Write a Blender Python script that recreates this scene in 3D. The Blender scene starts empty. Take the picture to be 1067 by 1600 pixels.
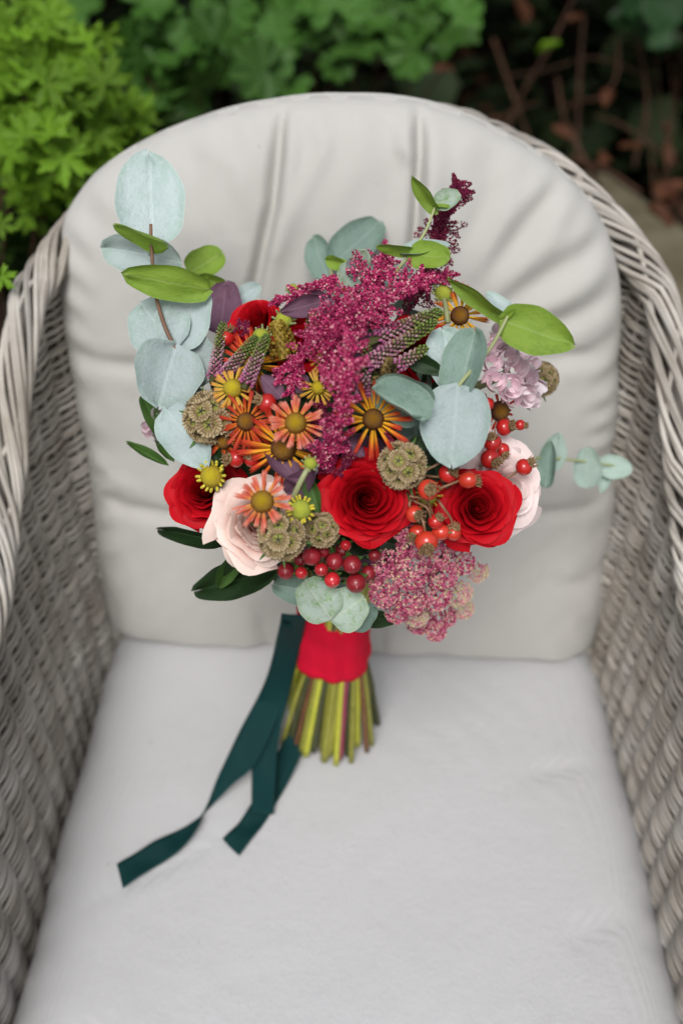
import bpy, math, random
import numpy as np
from mathutils import Matrix, Vector, Euler
random.seed(7); np.random.seed(7)
R = math.radians
SC = bpy.context.scene
COL = SC.collection

# ------------------------------------------------------------------ camera
PITCH = R(42.0); FPX = 1556.0
CAM = np.array([0.0, 0.0, 1.256])
FW = np.array([0, math.cos(PITCH), -math.sin(PITCH)])
UP = np.array([0, math.sin(PITCH), math.cos(PITCH)])
RT = np.array([1.0, 0, 0])
cd = bpy.data.cameras.new('camera'); cam = bpy.data.objects.new('camera', cd); COL.objects.link(cam)
cam.location = CAM; cam.rotation_euler = (R(90) - PITCH, 0, 0)
cd.lens = 35; cd.sensor_width = 36; cd.sensor_fit = 'AUTO'; cd.clip_start = 0.02; cd.clip_end = 400
cd.dof.use_dof = True; cd.dof.focus_distance = 0.645; cd.dof.aperture_fstop = 3.5; cd.dof.aperture_blades = 0
SC.camera = cam

# ------------------------------------------------------------------ light: overcast daylight
w = bpy.data.worlds.new('World'); SC.world = w; w.use_nodes = True
nt = w.node_tree; nt.nodes.clear()
SUN_EL, SUN_AZ = R(55), R(190)      # azimuth: compass direction the light comes from, clockwise from +Y
sky = nt.nodes.new('ShaderNodeTexSky'); sky.sky_type = 'NISHITA'; sky.sun_disc = False
sky.sun_elevation = SUN_EL; sky.sun_rotation = SUN_AZ
sky.air_density = 1.0; sky.dust_density = 3.0; sky.ozone_density = 1.0
hs = nt.nodes.new('ShaderNodeHueSaturation'); hs.inputs['Saturation'].default_value = 0.45
bg = nt.nodes.new('ShaderNodeBackground'); bg.inputs['Strength'].default_value = 0.12
ow = nt.nodes.new('ShaderNodeOutputWorld')
nt.links.new(sky.outputs[0], hs.inputs['Color']); nt.links.new(hs.outputs[0], bg.inputs[0]); nt.links.new(bg.outputs[0], ow.inputs[0])
sl = bpy.data.lights.new('sun', 'SUN'); so = bpy.data.objects.new('sun', sl); COL.objects.link(so)
sl.energy = 2.15; sl.angle = R(26); sl.color = (1.0, 0.985, 0.965)
sd = Vector((math.sin(SUN_AZ) * math.cos(SUN_EL), math.cos(SUN_AZ) * math.cos(SUN_EL), math.sin(SUN_EL)))
so.rotation_euler = sd.to_track_quat('Z', 'Y').to_euler(); so.location = (0, -1, 5)
SC.view_settings.view_transform = 'Standard'; SC.view_settings.look = 'None'
SC.view_settings.gamma = 1.0; SC.view_settings.use_curve_mapping = False
SC.view_settings.exposure = 0.03
SC.cycles.max_bounces = 6; SC.cycles.transparent_max_bounces = 4

# ------------------------------------------------------------------ helpers
SEAT = 0.43
def P(px, py, d):
    """photo pixel + distance along the view axis -> world point"""
    return CAM + RT * ((px - 533.5) / FPX * d) + UP * ((800 - py) / FPX * d) + FW * d
def G(px, py, z):
    """photo pixel -> world point at height z over the seat"""
    v = RT * ((px - 533.5) / FPX) + UP * ((800 - py) / FPX) + FW
    t = (SEAT + z - CAM[2]) / v[2]
    return CAM + v * t
def nrm(v):
    v = np.asarray(v, float); return v / (np.linalg.norm(v) + 1e-12)
def depth_of(p): return float(np.dot(np.asarray(p) - CAM, FW))
def lerp(a, b, t): return a + (b - a) * t
def sstep(a, b, x):
    t = np.clip((x - a) / (b - a), 0, 1); return t * t * (3 - 2 * t)

WM = {}
def mesh(name, v, f, mats, idx=None, smooth=True):
    me = bpy.data.meshes.new(name)
    me.from_pydata([tuple(map(float, p)) for p in v], [], [tuple(map(int, q)) for q in f])
    for m in (mats if isinstance(mats, (list, tuple)) else [mats]): me.materials.append(m)
    if idx is not None: me.polygons.foreach_set('material_index', np.asarray(idx, np.int32))
    me.polygons.foreach_set('use_smooth', [smooth] * len(me.polygons))
    me.update(); return me
def link(name, me, world=None, parent=None, label=None):
    o = bpy.data.objects.new(name, me); COL.objects.link(o)
    world = Matrix.Identity(4) if world is None else world
    if parent is not None:
        o.parent = parent; o.matrix_basis = WM[parent.name].inverted() @ world
    else: o.matrix_basis = world
    WM[o.name] = world
    if label: o['label'] = label
    return o
def child(name, me, local, parent):
    o = bpy.data.objects.new(name, me); COL.objects.link(o); o.parent = parent; o.matrix_basis = local
    WM[o.name] = WM[parent.name] @ local; return o
def thing(name, label, cat, loc, rz=0, group=None):
    o = link(name, None, Matrix.Translation(Vector(loc)) @ Matrix.Rotation(rz, 4, 'Z')); o.empty_display_size = 0.05
    tag(o, label, cat, group); return o
def tag(o, label, cat, group=None):
    o['label'] = label; o['category'] = cat
    if group: o['group'] = group
def mat4(x, y, z, o):
    return Matrix(((x[0], y[0], z[0], o[0]), (x[1], y[1], z[1], o[1]), (x[2], y[2], z[2], o[2]), (0, 0, 0, 1)))
def frame(o, z, up=UP, roll=0.0):
    z = nrm(z); x = np.cross(up, z)
    if np.linalg.norm(x) < 1e-3: x = np.cross(RT, z)
    x = nrm(x); y = np.cross(z, x)
    c, s = math.cos(roll), math.sin(roll)
    return mat4(x * c + y * s, y * c - x * s, z, o)
def grid_faces(nu, nv, closed=False, off=0):
    """quads of a nu x nv vertex grid (index = i*nv+j); closed wraps j"""
    f = []
    for i in range(nu - 1):
        for j in range(nv if closed else nv - 1):
            k = (j + 1) % nv
            f.append((off + i * nv + j, off + i * nv + k, off + (i + 1) * nv + k, off + (i + 1) * nv + j))
    return f
def tube(pts, rad, n=6, cap=True):
    pts = np.asarray(pts, float); m = len(pts)
    rad = np.full(m, rad) if np.isscalar(rad) else np.asarray(rad, float)
    t = np.gradient(pts, axis=0); t /= (np.linalg.norm(t, axis=1)[:, None] + 1e-12)
    a = np.array([0, 0, 1.0]) if abs(t[0][2]) < 0.9 else np.array([1.0, 0, 0])
    nn = np.zeros_like(pts); nn[0] = nrm(np.cross(t[0], a))
    for i in range(1, m):
        q = nn[i - 1] - t[i] * np.dot(nn[i - 1], t[i]); nn[i] = q / (np.linalg.norm(q) + 1e-12)
    b = np.cross(t, nn)
    ang = np.arange(n) * 2 * math.pi / n
    v = pts[:, None, :] + rad[:, None, None] * (nn[:, None, :] * np.cos(ang)[None, :, None] + b[:, None, :] * np.sin(ang)[None, :, None])
    v = v.reshape(-1, 3); f = grid_faces(m, n, True)
    if cap: f = f + [tuple(range(n))[::-1], tuple((m - 1) * n + j for j in range(n))]
    return v, f
class MB:
    """collects pieces of one mesh"""
    def __init__(s): s.v, s.f, s.i, s.n = [], [], [], 0
    def add(s, v, f, mi=0):
        s.v.append(np.asarray(v, float)); s.f += [tuple(k + s.n for k in q) for q in f]; s.i += [mi] * len(f); s.n += len(v)
    def mesh(s, name, mats, smooth=True):
        return mesh(name, np.concatenate(s.v), s.f, mats, s.i, smooth)
def spline(pts, n):
    """Catmull-Rom through points"""
    p = np.asarray(pts, float); p = np.vstack([2 * p[0] - p[1], p, 2 * p[-1] - p[-2]])
    out = []; m = len(p) - 3
    for k in range(n):
        u = k / (n - 1) * m; i = min(int(u), m - 1); t = u - i
        a, b, c, d = p[i:i + 4]
        out.append(0.5 * (2 * b + (c - a) * t + (2 * a - 5 * b + 4 * c - d) * t * t + (3 * b - a - 3 * c + d) * t ** 3))
    return np.array(out)
def lathe(prof, n=14):
    """profile [(r,z)...] -> surface of revolution"""
    a = np.arange(n) * 2 * math.pi / n
    v = np.concatenate([np.stack([r * np.cos(a), r * np.sin(a), np.full(n, z)], 1) for r, z in prof])
    return v, grid_faces(len(prof), n, True)
def ico(sub=1):
    import bmesh
    bm = bmesh.new(); bmesh.ops.create_icosphere(bm, subdivisions=sub, radius=1)
    v = np.array([x.co[:] for x in bm.verts]); f = [tuple(x.index for x in q.verts) for q in bm.faces]; bm.free(); return v, f
def vnoise(p, s, seed=0):
    """cheap smooth noise from summed sines, p (n,3)"""
    r = np.random.RandomState(seed); out = np.zeros(len(p))
    for k in range(7):
        d = r.normal(size=3); d /= np.linalg.norm(d)
        out += np.sin(p @ d * s * (0.6 + 0.9 * r.rand()) + r.rand() * 6.28)
    return out / 4.0

# ------------------------------------------------------------------ materials
def newmat(name):
    m = bpy.data.materials.new(name); m.use_nodes = True; m.node_tree.nodes.clear(); return m, m.node_tree
def N(t, kind, **kw):
    n = t.nodes.new(kind)
    for k, v in kw.items():
        if k in n.inputs: n.inputs[k].default_value = v
        else: setattr(n, k, v)
    return n
def rgba(c): return (c[0], c[1], c[2], 1.0)
def finish(t, col, rough, spec, bump_h=None, bump=0.0, trans=0.0, tcol=None, dist=0.001, sheen=0.0, coat=0.0):
    b = N(t, 'ShaderNodeBsdfPrincipled'); b.inputs['Roughness'].default_value = rough
    b.inputs['Specular IOR Level'].default_value = spec
    if sheen: b.inputs['Sheen Weight'].default_value = sheen; b.inputs['Sheen Roughness'].default_value = 0.5
    if coat: b.inputs['Coat Weight'].default_value = coat; b.inputs['Coat Roughness'].default_value = 0.12
    t.links.new(col, b.inputs['Base Color'])
    o = N(t, 'ShaderNodeOutputMaterial')
    if bump_h is not None:
        bn = N(t, 'ShaderNodeBump'); bn.inputs['Strength'].default_value = bump; bn.inputs['Distance'].default_value = dist
        t.links.new(bump_h, bn.inputs['Height']); t.links.new(bn.outputs[0], b.inputs['Normal'])
    if trans:
        tr = N(t, 'ShaderNodeBsdfTranslucent'); t.links.new(col, tr.inputs[0]) if tcol is None else setattr(tr.inputs[0], 'default_value', rgba(tcol))
        mx = N(t, 'ShaderNodeMixShader'); mx.inputs[0].default_value = trans
        t.links.new(b.outputs[0], mx.inputs[1]); t.links.new(tr.outputs[0], mx.inputs[2]); t.links.new(mx.outputs[0], o.inputs[0])
    else: t.links.new(b.outputs[0], o.inputs[0])
def mixc(t, fac, a, b, mode='MIX'):
    m = N(t, 'ShaderNodeMix', data_type='RGBA', blend_type=mode)
    for s, k in ((fac, 0), (a, 6), (b, 7)):
        if hasattr(s, 'links') or hasattr(s, 'is_linked'): t.links.new(s, m.inputs[k])
        else: m.inputs[k].default_value = s if k == 0 else rgba(s)
    return m.outputs[2]
def noise(t, vec, scale, detail=3, rough=0.55):
    n = N(t, 'ShaderNodeTexNoise'); n.inputs['Scale'].default_value = scale; n.inputs['Detail'].default_value = detail
    n.inputs['Roughness'].default_value = rough; t.links.new(vec, n.inputs['Vector']); return n.outputs['Fac']
def ramp(t, fac, stops, interp='LINEAR'):
    r = N(t, 'ShaderNodeValToRGB'); r.color_ramp.interpolation = interp; e = r.color_ramp.elements
    while len(e) < len(stops): e.new(0.5)
    for k, (p, c) in enumerate(stops): e[k].position = p; e[k].color = rgba(c)
    t.links.new(fac, r.inputs[0]); return r.outputs[0]
def math_(t, op, a, b=0.0):
    m = N(t, 'ShaderNodeMath', operation=op)
    for k, s in ((0, a), (1, b)):
        if hasattr(s, 'is_linked'): t.links.new(s, m.inputs[k])
        else: m.inputs[k].default_value = s
    return m.outputs[0]
def coords(t): return N(t, 'ShaderNodeTexCoord')
def simple(name, stops, rough=0.5, spec=0.4, scale=40, bump=0.0, bscale=300, trans=0.0, dist=0.001, sheen=0, coat=0, rnd='object', rndamt=0.25, tcol=None):
    """noise-mottled colour with per-object or per-island brightness change"""
    m, t = newmat(name); tc = coords(t)
    g = N(t, 'ShaderNodeNewGeometry')
    fac = noise(t, tc.outputs['Object'], scale)
    c = ramp(t, fac, [(0.25 + 0.5 * k / max(1, len(stops) - 1), s) for k, s in enumerate(stops)])
    if rndamt:
        rv = N(t, 'ShaderNodeObjectInfo').outputs['Random'] if rnd == 'object' else g.outputs['Random Per Island']
        hv = N(t, 'ShaderNodeHueSaturation'); t.links.new(c, hv.inputs['Color'])
        t.links.new(math_(t, 'ADD', math_(t, 'MULTIPLY', rv, 2 * rndamt), 1 - rndamt), hv.inputs['Value']); c = hv.outputs[0]
    finish(t, c, rough, spec, noise(t, tc.outputs['Object'], bscale, 2) if bump else None, bump, trans, tcol, dist, sheen, coat); return m

def fabric_mat(name, base, tint):
    m, t = newmat(name); tc = coords(t); v = tc.outputs['Object']
    big = noise(t, v, 7, 4); c = mixc(t, math_(t, 'MULTIPLY', big, 0.5), base, tint)
    st = noise(t, v, 26, 5, 0.7)
    c = mixc(t, math_(t, 'MULTIPLY', ramp(t, st, [(0.6, (0, 0, 0)), (0.78, (1, 1, 1))]), 0.2), c, (0.36, 0.35, 0.32))
    sp = noise(t, v, 70, 2, 0.5)
    c = mixc(t, math_(t, 'MULTIPLY', ramp(t, sp, [(0.74, (0, 0, 0)), (0.8, (1, 1, 1))]), 0.32), c, (0.25, 0.24, 0.22))
    wv = N(t, 'ShaderNodeTexWave'); wv.inputs['Scale'].default_value = 240; wv.inputs['Distortion'].default_value = 1.5; t.links.new(v, wv.inputs['Vector'])
    wv2 = N(t, 'ShaderNodeTexWave', bands_direction='Z'); wv2.inputs['Scale'].default_value = 240; wv2.inputs['Distortion'].default_value = 1.5; t.links.new(v, wv2.inputs['Vector'])
    h = math_(t, 'ADD', math_(t, 'ADD', wv.outputs['Fac'], wv2.outputs['Fac']), math_(t, 'MULTIPLY', noise(t, v, 35, 4), 5))
    finish(t, c, 0.85, 0.2, h, 0.35, 0, None, 0.0012); return m
FAB_B = fabric_mat('back cushion canvas', (0.55, 0.54, 0.51), (0.50, 0.485, 0.44))
FAB_S = fabric_mat('seat cushion canvas', (0.57, 0.57, 0.575), (0.53, 0.53, 0.53))

def wicker_mat():
    m, t = newmat('weathered synthetic wicker'); tc = coords(t); v = tc.outputs['Object']
    rv = N(t, 'ShaderNodeObjectInfo').outputs['Random']
    c = ramp(t, noise(t, v, 18, 4), [(0.3, (0.29, 0.255, 0.21)), (0.52, (0.44, 0.405, 0.355)), (0.75, (0.57, 0.545, 0.50))])
    hv = N(t, 'ShaderNodeHueSaturation'); t.links.new(c, hv.inputs['Color']); t.links.new(math_(t, 'ADD', math_(t, 'MULTIPLY', rv, 0.5), 0.72), hv.inputs['Value'])
    mp = N(t, 'ShaderNodeMapping'); mp.inputs['Scale'].default_value = (60, 60, 700); t.links.new(v, mp.inputs['Vector'])
    finish(t, hv.outputs[0], 0.55, 0.35, noise(t, mp.outputs[0], 1, 3), 0.3, 0, None, 0.0006); return m
WICKER = wicker_mat()
LINING = simple('brown lining behind weave', [(0.22, 0.18, 0.13), (0.34, 0.29, 0.23)], 0.7, 0.2, scale=60, bump=0.6, bscale=250, dist=0.004)
FRAME = simple('dark chair frame', [(0.06, 0.05, 0.04), (0.09, 0.075, 0.06)], 0.6)

def eu_mat(name, base, mott, vein, trans=0.12, rough=0.5, mamt=0.6, edge_=0.45):
    """eucalyptus leaf: object space y = 0..1 along the blade, x across"""
    m, t = newmat(name); tc = coords(t); v = tc.outputs['Object']
    sp = N(t, 'ShaderNodeSeparateXYZ'); t.links.new(v, sp.inputs[0])
    oi = N(t, 'ShaderNodeObjectInfo')
    ad = N(t, 'ShaderNodeVectorMath', operation='ADD'); t.links.new(v, ad.inputs[0])
    cb = N(t, 'ShaderNodeCombineXYZ'); t.links.new(math_(t, 'MULTIPLY', oi.outputs['Random'], 40.0), cb.inputs[0]); t.links.new(cb.outputs[0], ad.inputs[1])
    f1 = noise(t, ad.outputs[0], 2.6, 6, 0.65); f2 = noise(t, ad.outputs[0], 14, 4, 0.7)
    mm = ramp(t, math_(t, 'ADD', math_(t, 'MULTIPLY', f1, 0.7), math_(t, 'MULTIPLY', f2, 0.3)), [(0.50, (0, 0, 0)), (0.62, (1, 1, 1))])
    c = mixc(t, math_(t, 'MULTIPLY', mm, mamt), base, mott)
    ax = math_(t, 'ABSOLUTE', sp.outputs[0])
    mid = ramp(t, ax, [(0.0, (1, 1, 1)), (0.018, (1, 1, 1)), (0.035, (0, 0, 0))])
    ph = math_(t, 'SUBTRACT', math_(t, 'MULTIPLY', sp.outputs[1], 46.0), math_(t, 'MULTIPLY', ax, 62.0))
    ph = math_(t, 'ADD', ph, math_(t, 'MULTIPLY', f1, 5.0))
    side = ramp(t, math_(t, 'SINE', ph), [(0.93, (0, 0, 0)), (0.99, (1, 1, 1))])
    vn = math_(t, 'ADD', math_(t, 'MULTIPLY', mid, 0.42), math_(t, 'MULTIPLY', side, 0.22))
    c = mixc(t, vn, c, vein)
    us = N(t, 'ShaderNodeSeparateXYZ'); t.links.new(tc.outputs['UV'], us.inputs[0])
    eu = math_(t, 'ABSOLUTE', math_(t, 'SUBTRACT', math_(t, 'MULTIPLY', us.outputs[0], 2.0), 1.0)); eu = math_(t, 'MAXIMUM', eu, us.outputs[1])
    c = mixc(t, math_(t, 'MULTIPLY', ramp(t, math_(t, 'ADD', eu, math_(t, 'MULTIPLY', math_(t, 'SUBTRACT', f2, 0.5), 0.5)), [(0.72, (0, 0, 0)), (0.98, (1, 1, 1))]), edge_), c, mott)
    c = mixc(t, math_(t, 'MULTIPLY', ramp(t, eu, [(0.955, (0, 0, 0)), (0.985, (1, 1, 1))]), 0.45), c, vein)
    hv = N(t, 'ShaderNodeHueSaturation'); t.links.new(c, hv.inputs['Color']); t.links.new(math_(t, 'ADD', math_(t, 'MULTIPLY', oi.outputs['Random'], 0.28), 0.84), hv.inputs['Value'])
    h = math_(t, 'ADD', f2, math_(t, 'MULTIPLY', vn, -0.7))
    finish(t, hv.outputs[0], rough, 0.35, h, 0.25, trans, None, 0.02); return m
EU_PALE = eu_mat('glaucous eucalyptus', (0.44, 0.53, 0.52), (0.27, 0.40, 0.32), (0.52, 0.61, 0.60), 0.08, 0.42, 0.38)
EU_GREY = eu_mat('grey green eucalyptus', (0.22, 0.32, 0.27), (0.13, 0.22, 0.15), (0.34, 0.42, 0.36))
EU_GREEN = eu_mat('fresh green eucalyptus', (0.27, 0.42, 0.05), (0.16, 0.30, 0.03), (0.38, 0.50, 0.15), 0.3)
EU_MIX = eu_mat('mottled eucalyptus', (0.40, 0.50, 0.42), (0.19, 0.33, 0.11), (0.55, 0.60, 0.48), 0.15, 0.5, 0.9)
EU_FAR = eu_mat('mint eucalyptus', (0.38, 0.49, 0.43), (0.30, 0.42, 0.33), (0.45, 0.55, 0.48))
LEAF_DK = eu_mat('dark green leaf', (0.024, 0.055, 0.018), (0.015, 0.035, 0.012), (0.05, 0.09, 0.03), 0.1, 0.4)
LEAF_MD = eu_mat('mid green leaf', (0.09, 0.19, 0.04), (0.06, 0.13, 0.03), (0.15, 0.25, 0.08), 0.2, 0.45)
LEAF_PU = eu_mat('plum leaf', (0.15, 0.07, 0.115), (0.09, 0.035, 0.06), (0.24, 0.14, 0.19), 0.15, 0.5)
STEM_BR = simple('red brown stem', [(0.20, 0.10, 0.06), (0.30, 0.17, 0.09)], 0.5)
STEM_GR = simple('pale green stem', [(0.28, 0.33, 0.13), (0.40, 0.43, 0.22)], 0.5)

def petal_mat(name, base, edge, trans=0.2, rough=0.55, fine=0.05, sheen=0.0):
    m, t = newmat(name); tc = coords(t); v = tc.outputs['UV']
    sp = N(t, 'ShaderNodeSeparateXYZ'); t.links.new(v, sp.inputs[0])
    c = ramp(t, sp.outputs[1], [(0.0, base), (0.55, tuple(lerp(a, b, 0.35) for a, b in zip(base, edge))), (1.0, edge)])
    mp = N(t, 'ShaderNodeMapping'); mp.inputs['Scale'].default_value = (38, 3, 1); t.links.new(v, mp.inputs['Vector'])
    vn = noise(t, mp.outputs[0], 1.0, 4, 0.6)
    c = mixc(t, math_(t, 'MULTIPLY', vn, 0.22), c, tuple(x * 0.62 for x in base))
    rv = N(t, 'ShaderNodeObjectInfo').outputs['Random']
    hv = N(t, 'ShaderNodeHueSaturation'); t.links.new(c, hv.inputs['Color']); t.links.new(math_(t, 'ADD', math_(t, 'MULTIPLY', rv, 0.22), 0.88), hv.inputs['Value'])
    finish(t, hv.outputs[0], rough, 0.12, vn, 0.18, trans, None, 0.002); return m
ROSE_RED = petal_mat('red rose petal', (0.25, 0.002, 0.006), (0.56, 0.005, 0.013), 0.06)  # base tone darkened so the folds between petals read as shaded
ROSE_PINK = petal_mat('blush rose petal', (0.86, 0.40, 0.34), (0.90, 0.75, 0.67), 0.1)
BLUSH = petal_mat('pale blush petal', (0.92, 0.66, 0.63), (0.93, 0.79, 0.76), 0.1)
LILAC = petal_mat('lilac pink petal', (0.98, 0.76, 0.83), (0.98, 0.89, 0.925), 0.04)
def hel_mat(name, stops):
    m, t = newmat(name); tc = coords(t); v = tc.outputs['UV']
    sp = N(t, 'ShaderNodeSeparateXYZ'); t.links.new(v, sp.inputs[0])
    mp = N(t, 'ShaderNodeMapping'); mp.inputs['Scale'].default_value = (9, 1.2, 1); t.links.new(v, mp.inputs['Vector'])
    oi = N(t, 'ShaderNodeObjectInfo')
    cb = N(t, 'ShaderNodeVectorMath', operation='ADD'); t.links.new(mp.outputs[0], cb.inputs[0]); t.links.new(oi.outputs['Random'], cb.inputs[1])
    wn = N(t, 'ShaderNodeTexNoise'); wn.inputs['Scale'].default_value = 1.0; wn.inputs['Detail'].default_value = 3; wn.noise_dimensions = '4D'
    t.links.new(mp.outputs[0], wn.inputs['Vector']); t.links.new(math_(t, 'MULTIPLY', oi.outputs['Random'], 30.0), wn.inputs['W'])
    f = math_(t, 'ADD', sp.outputs[1], math_(t, 'MULTIPLY', math_(t, 'SUBTRACT', wn.outputs['Fac'], 0.5), 1.9))
    finish(t, ramp(t, f, stops), 0.5, 0.25, wn.outputs['Fac'], 0.2, 0.08, None, 0.002); return m
HEL_OR = hel_mat('orange helenium petal', [(0.0, (0.80, 0.42, 0.02)), (0.38, (0.78, 0.34, 0.02)), (0.58, (0.66, 0.11, 0.016)), (0.85, (0.46, 0.03, 0.012))])
HEL_CO = hel_mat('coral helenium petal', [(0.0, (0.74, 0.42, 0.06)), (0.3, (0.66, 0.22, 0.06)), (0.55, (0.56, 0.07, 0.04)), (0.8, (0.62, 0.15, 0.10)), (1.0, (0.66, 0.26, 0.18))])
HEL_RD = hel_mat('russet helenium petal', [(0.0, (0.66, 0.25, 0.02)), (0.3, (0.56, 0.09, 0.016)), (0.8, (0.42, 0.03, 0.015))])
HEL_YE = hel_mat('yellow helenium petal', [(0.0, (0.56, 0.40, 0.03)), (0.6, (0.62, 0.36, 0.05)), (1.0, (0.60, 0.26, 0.05))])
HEL_YO = hel_mat('yellow orange helenium petal', [(0.0, (0.74, 0.44, 0.02)), (0.55, (0.74, 0.36, 0.02)), (0.8, (0.66, 0.16, 0.03)), (1.0, (0.5, 0.07, 0.02))])
def disc_mat(name, top, rim_):
    """florets of the domed disc; object z runs 0..1 from rim to crown"""
    m, t = newmat(name); tc = coords(t); v = tc.outputs['Object']
    sp = N(t, 'ShaderNodeSeparateXYZ'); t.links.new(v, sp.inputs[0])
    ln = N(t, 'ShaderNodeVectorMath', operation='LENGTH'); cx = N(t, 'ShaderNodeCombineXYZ')
    t.links.new(sp.outputs[0], cx.inputs[0]); t.links.new(sp.outputs[1], cx.inputs[1]); t.links.new(cx.outputs[0], ln.inputs[0])
    f = math_(t, 'ADD', ln.outputs['Value'], math_(t, 'MULTIPLY', math_(t, 'SUBTRACT', noise(t, v, 9, 4), 0.5), 0.35))
    vo = N(t, 'ShaderNodeTexVoronoi'); vo.inputs['Scale'].default_value = 16; t.links.new(v, vo.inputs['Vector'])
    c = ramp(t, f, [(0.2, top), (0.75, tuple(lerp(a, b, 0.55) for a, b in zip(top, rim_))), (1.0, rim_)])
    c = mixc(t, math_(t, 'MULTIPLY', vo.outputs['Distance'], 0.5), c, tuple(x * 0.5 for x in rim_))
    finish(t, c, 0.45, 0.4, math_(t, 'MULTIPLY', vo.outputs['Distance'], -1.0), 0.45, 0, None, 0.10); return m
DISC_BR = disc_mat('brown disc', (0.34, 0.16, 0.008), (0.085, 0.018, 0.006))
DISC_OC = disc_mat('ochre disc', (0.50, 0.34, 0.008), (0.26, 0.10, 0.008))
DISC_YE = disc_mat('yellow disc', (0.66, 0.54, 0.02), (0.46, 0.32, 0.015))
DISC_LI = disc_mat('lime bud', (0.54, 0.58, 0.06), (0.38, 0.46, 0.05))
BUDPET = simple('yellow bud ray', [(0.58, 0.50, 0.04), (0.72, 0.60, 0.08)], 0.5, rndamt=0.15)
POD_PAPER, _t = newmat('papery scabious cup'); _tc = coords(_t)
_sp = N(_t, 'ShaderNodeSeparateXYZ'); _t.links.new(_tc.outputs['UV'], _sp.inputs[0])
_c = ramp(_t, _sp.outputs[1], [(0.0, (0.36, 0.42, 0.08)), (0.42, (0.38, 0.38, 0.10)), (0.56, (0.42, 0.31, 0.15)), (1.0, (0.58, 0.47, 0.29))])
_st = ramp(_t, math_(_t, 'SINE', math_(_t, 'MULTIPLY', _sp.outputs[0], 6.2832 * 22)), [(0.35, (0, 0, 0)), (0.8, (1, 1, 1))])
_c = mixc(_t, math_(_t, 'MULTIPLY', math_(_t, 'MULTIPLY', _st, ramp(_t, _sp.outputs[1], [(0.35, (0, 0, 0)), (0.6, (1, 1, 1))])), 0.75), _c, (0.14, 0.085, 0.04))
finish(_t, _c, 0.6, 0.2, None, 0, 0.3)
POD_GREEN = simple('pod green centre', [(0.38, 0.44, 0.07), (0.48, 0.52, 0.12)], 0.5)
POD_STAR = simple('pod dark star', [(0.03, 0.02, 0.025), (0.05, 0.03, 0.03)], 0.5)
HIP = simple('rose hip skin', [(0.46, 0.012, 0.014), (0.52, 0.025, 0.018)], 0.22, 0.5, scale=120, rndamt=0.18, coat=0.3)
HIP_O = simple('orange rose hip skin', [(0.54, 0.022, 0.014), (0.58, 0.055, 0.022)], 0.22, 0.5, scale=120, rndamt=0.1, coat=0.3)
CROWN = simple('dry brown crown', [(0.15, 0.085, 0.035), (0.36, 0.24, 0.13)], 0.85, 0.1, scale=300, rndamt=0.1)
BERRY = simple('dark red berry skin', [(0.18, 0.008, 0.014), (0.26, 0.014, 0.022)], 0.32, 0.4, scale=90, rndamt=0.4, coat=0.2, bump=0.3, bscale=5)
BERRY_R = simple('bright red berry skin', [(0.42, 0.012, 0.02), (0.48, 0.02, 0.025)], 0.2, 0.5, scale=90, coat=0.4)
def island(name, stops, rough=0.6, trans=0.1):
    m, t = newmat(name); g = N(t, 'ShaderNodeNewGeometry')
    finish(t, ramp(t, g.outputs['Random Per Island'], stops), rough, 0.25, None, 0, trans); return m
AMA = island('magenta plume florets', [(0.0, (0.16, 0.004, 0.042)), (0.35, (0.38, 0.014, 0.095)), (0.7, (0.60, 0.045, 0.17)), (0.9, (0.78, 0.18, 0.32)), (1.0, (0.85, 0.50, 0.50))])
AMA_DK = island('dark wine plume florets', [(0.0, (0.10, 0.006, 0.025)), (0.6, (0.20, 0.012, 0.055)), (0.95, (0.30, 0.03, 0.09)), (1.0, (0.5, 0.25, 0.15))])
SED = island('sedum florets', [(0.0, (0.26, 0.02, 0.07)), (0.3, (0.50, 0.07, 0.17)), (0.6, (0.70, 0.20, 0.32)), (0.84, (0.78, 0.46, 0.42)), (1.0, (0.70, 0.64, 0.32))])
SED_P = island('pale sedum florets', [(0.0, (0.62, 0.18, 0.27)), (0.4, (0.76, 0.46, 0.44)), (0.75, (0.80, 0.68, 0.48)), (1.0, (0.58, 0.64, 0.26))])
def spike_mat(name, stops):
    m, t = newmat(name); tc = coords(t); g = N(t, 'ShaderNodeNewGeometry')
    sp = N(t, 'ShaderNodeSeparateXYZ'); t.links.new(tc.outputs['Object'], sp.inputs[0])
    f = math_(t, 'ADD', sp.outputs[2], math_(t, 'MULTIPLY', math_(t, 'SUBTRACT', g.outputs['Random Per Island'], 0.5), 0.42))
    finish(t, ramp(t, f, stops), 0.5, 0.3, None, 0, 0.1); return m
VERO = spike_mat('veronica buds', [(0.0, (0.42, 0.10, 0.24)), (0.16, (0.55, 0.30, 0.36)), (0.3, (0.30, 0.10, 0.17)), (0.45, (0.50, 0.34, 0.32)), (0.58, (0.24, 0.16, 0.10)), (0.72, (0.22, 0.27, 0.07)), (1.0, (0.15, 0.27, 0.04))])
VCORE = simple('dark spike core', [(0.05, 0.06, 0.02), (0.08, 0.07, 0.03)], 0.8, 0.1)
CONE = island('brown cone scales', [(0.0, (0.025, 0.016, 0.008)), (0.6, (0.06, 0.04, 0.015)), (0.75, (0.22, 0.15, 0.05)), (1.0, (0.42, 0.32, 0.12))])
CONE_Y = island('mustard cone scales', [(0.0, (0.12, 0.07, 0.012)), (0.6, (0.28, 0.18, 0.02)), (1.0, (0.42, 0.31, 0.04))])

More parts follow.
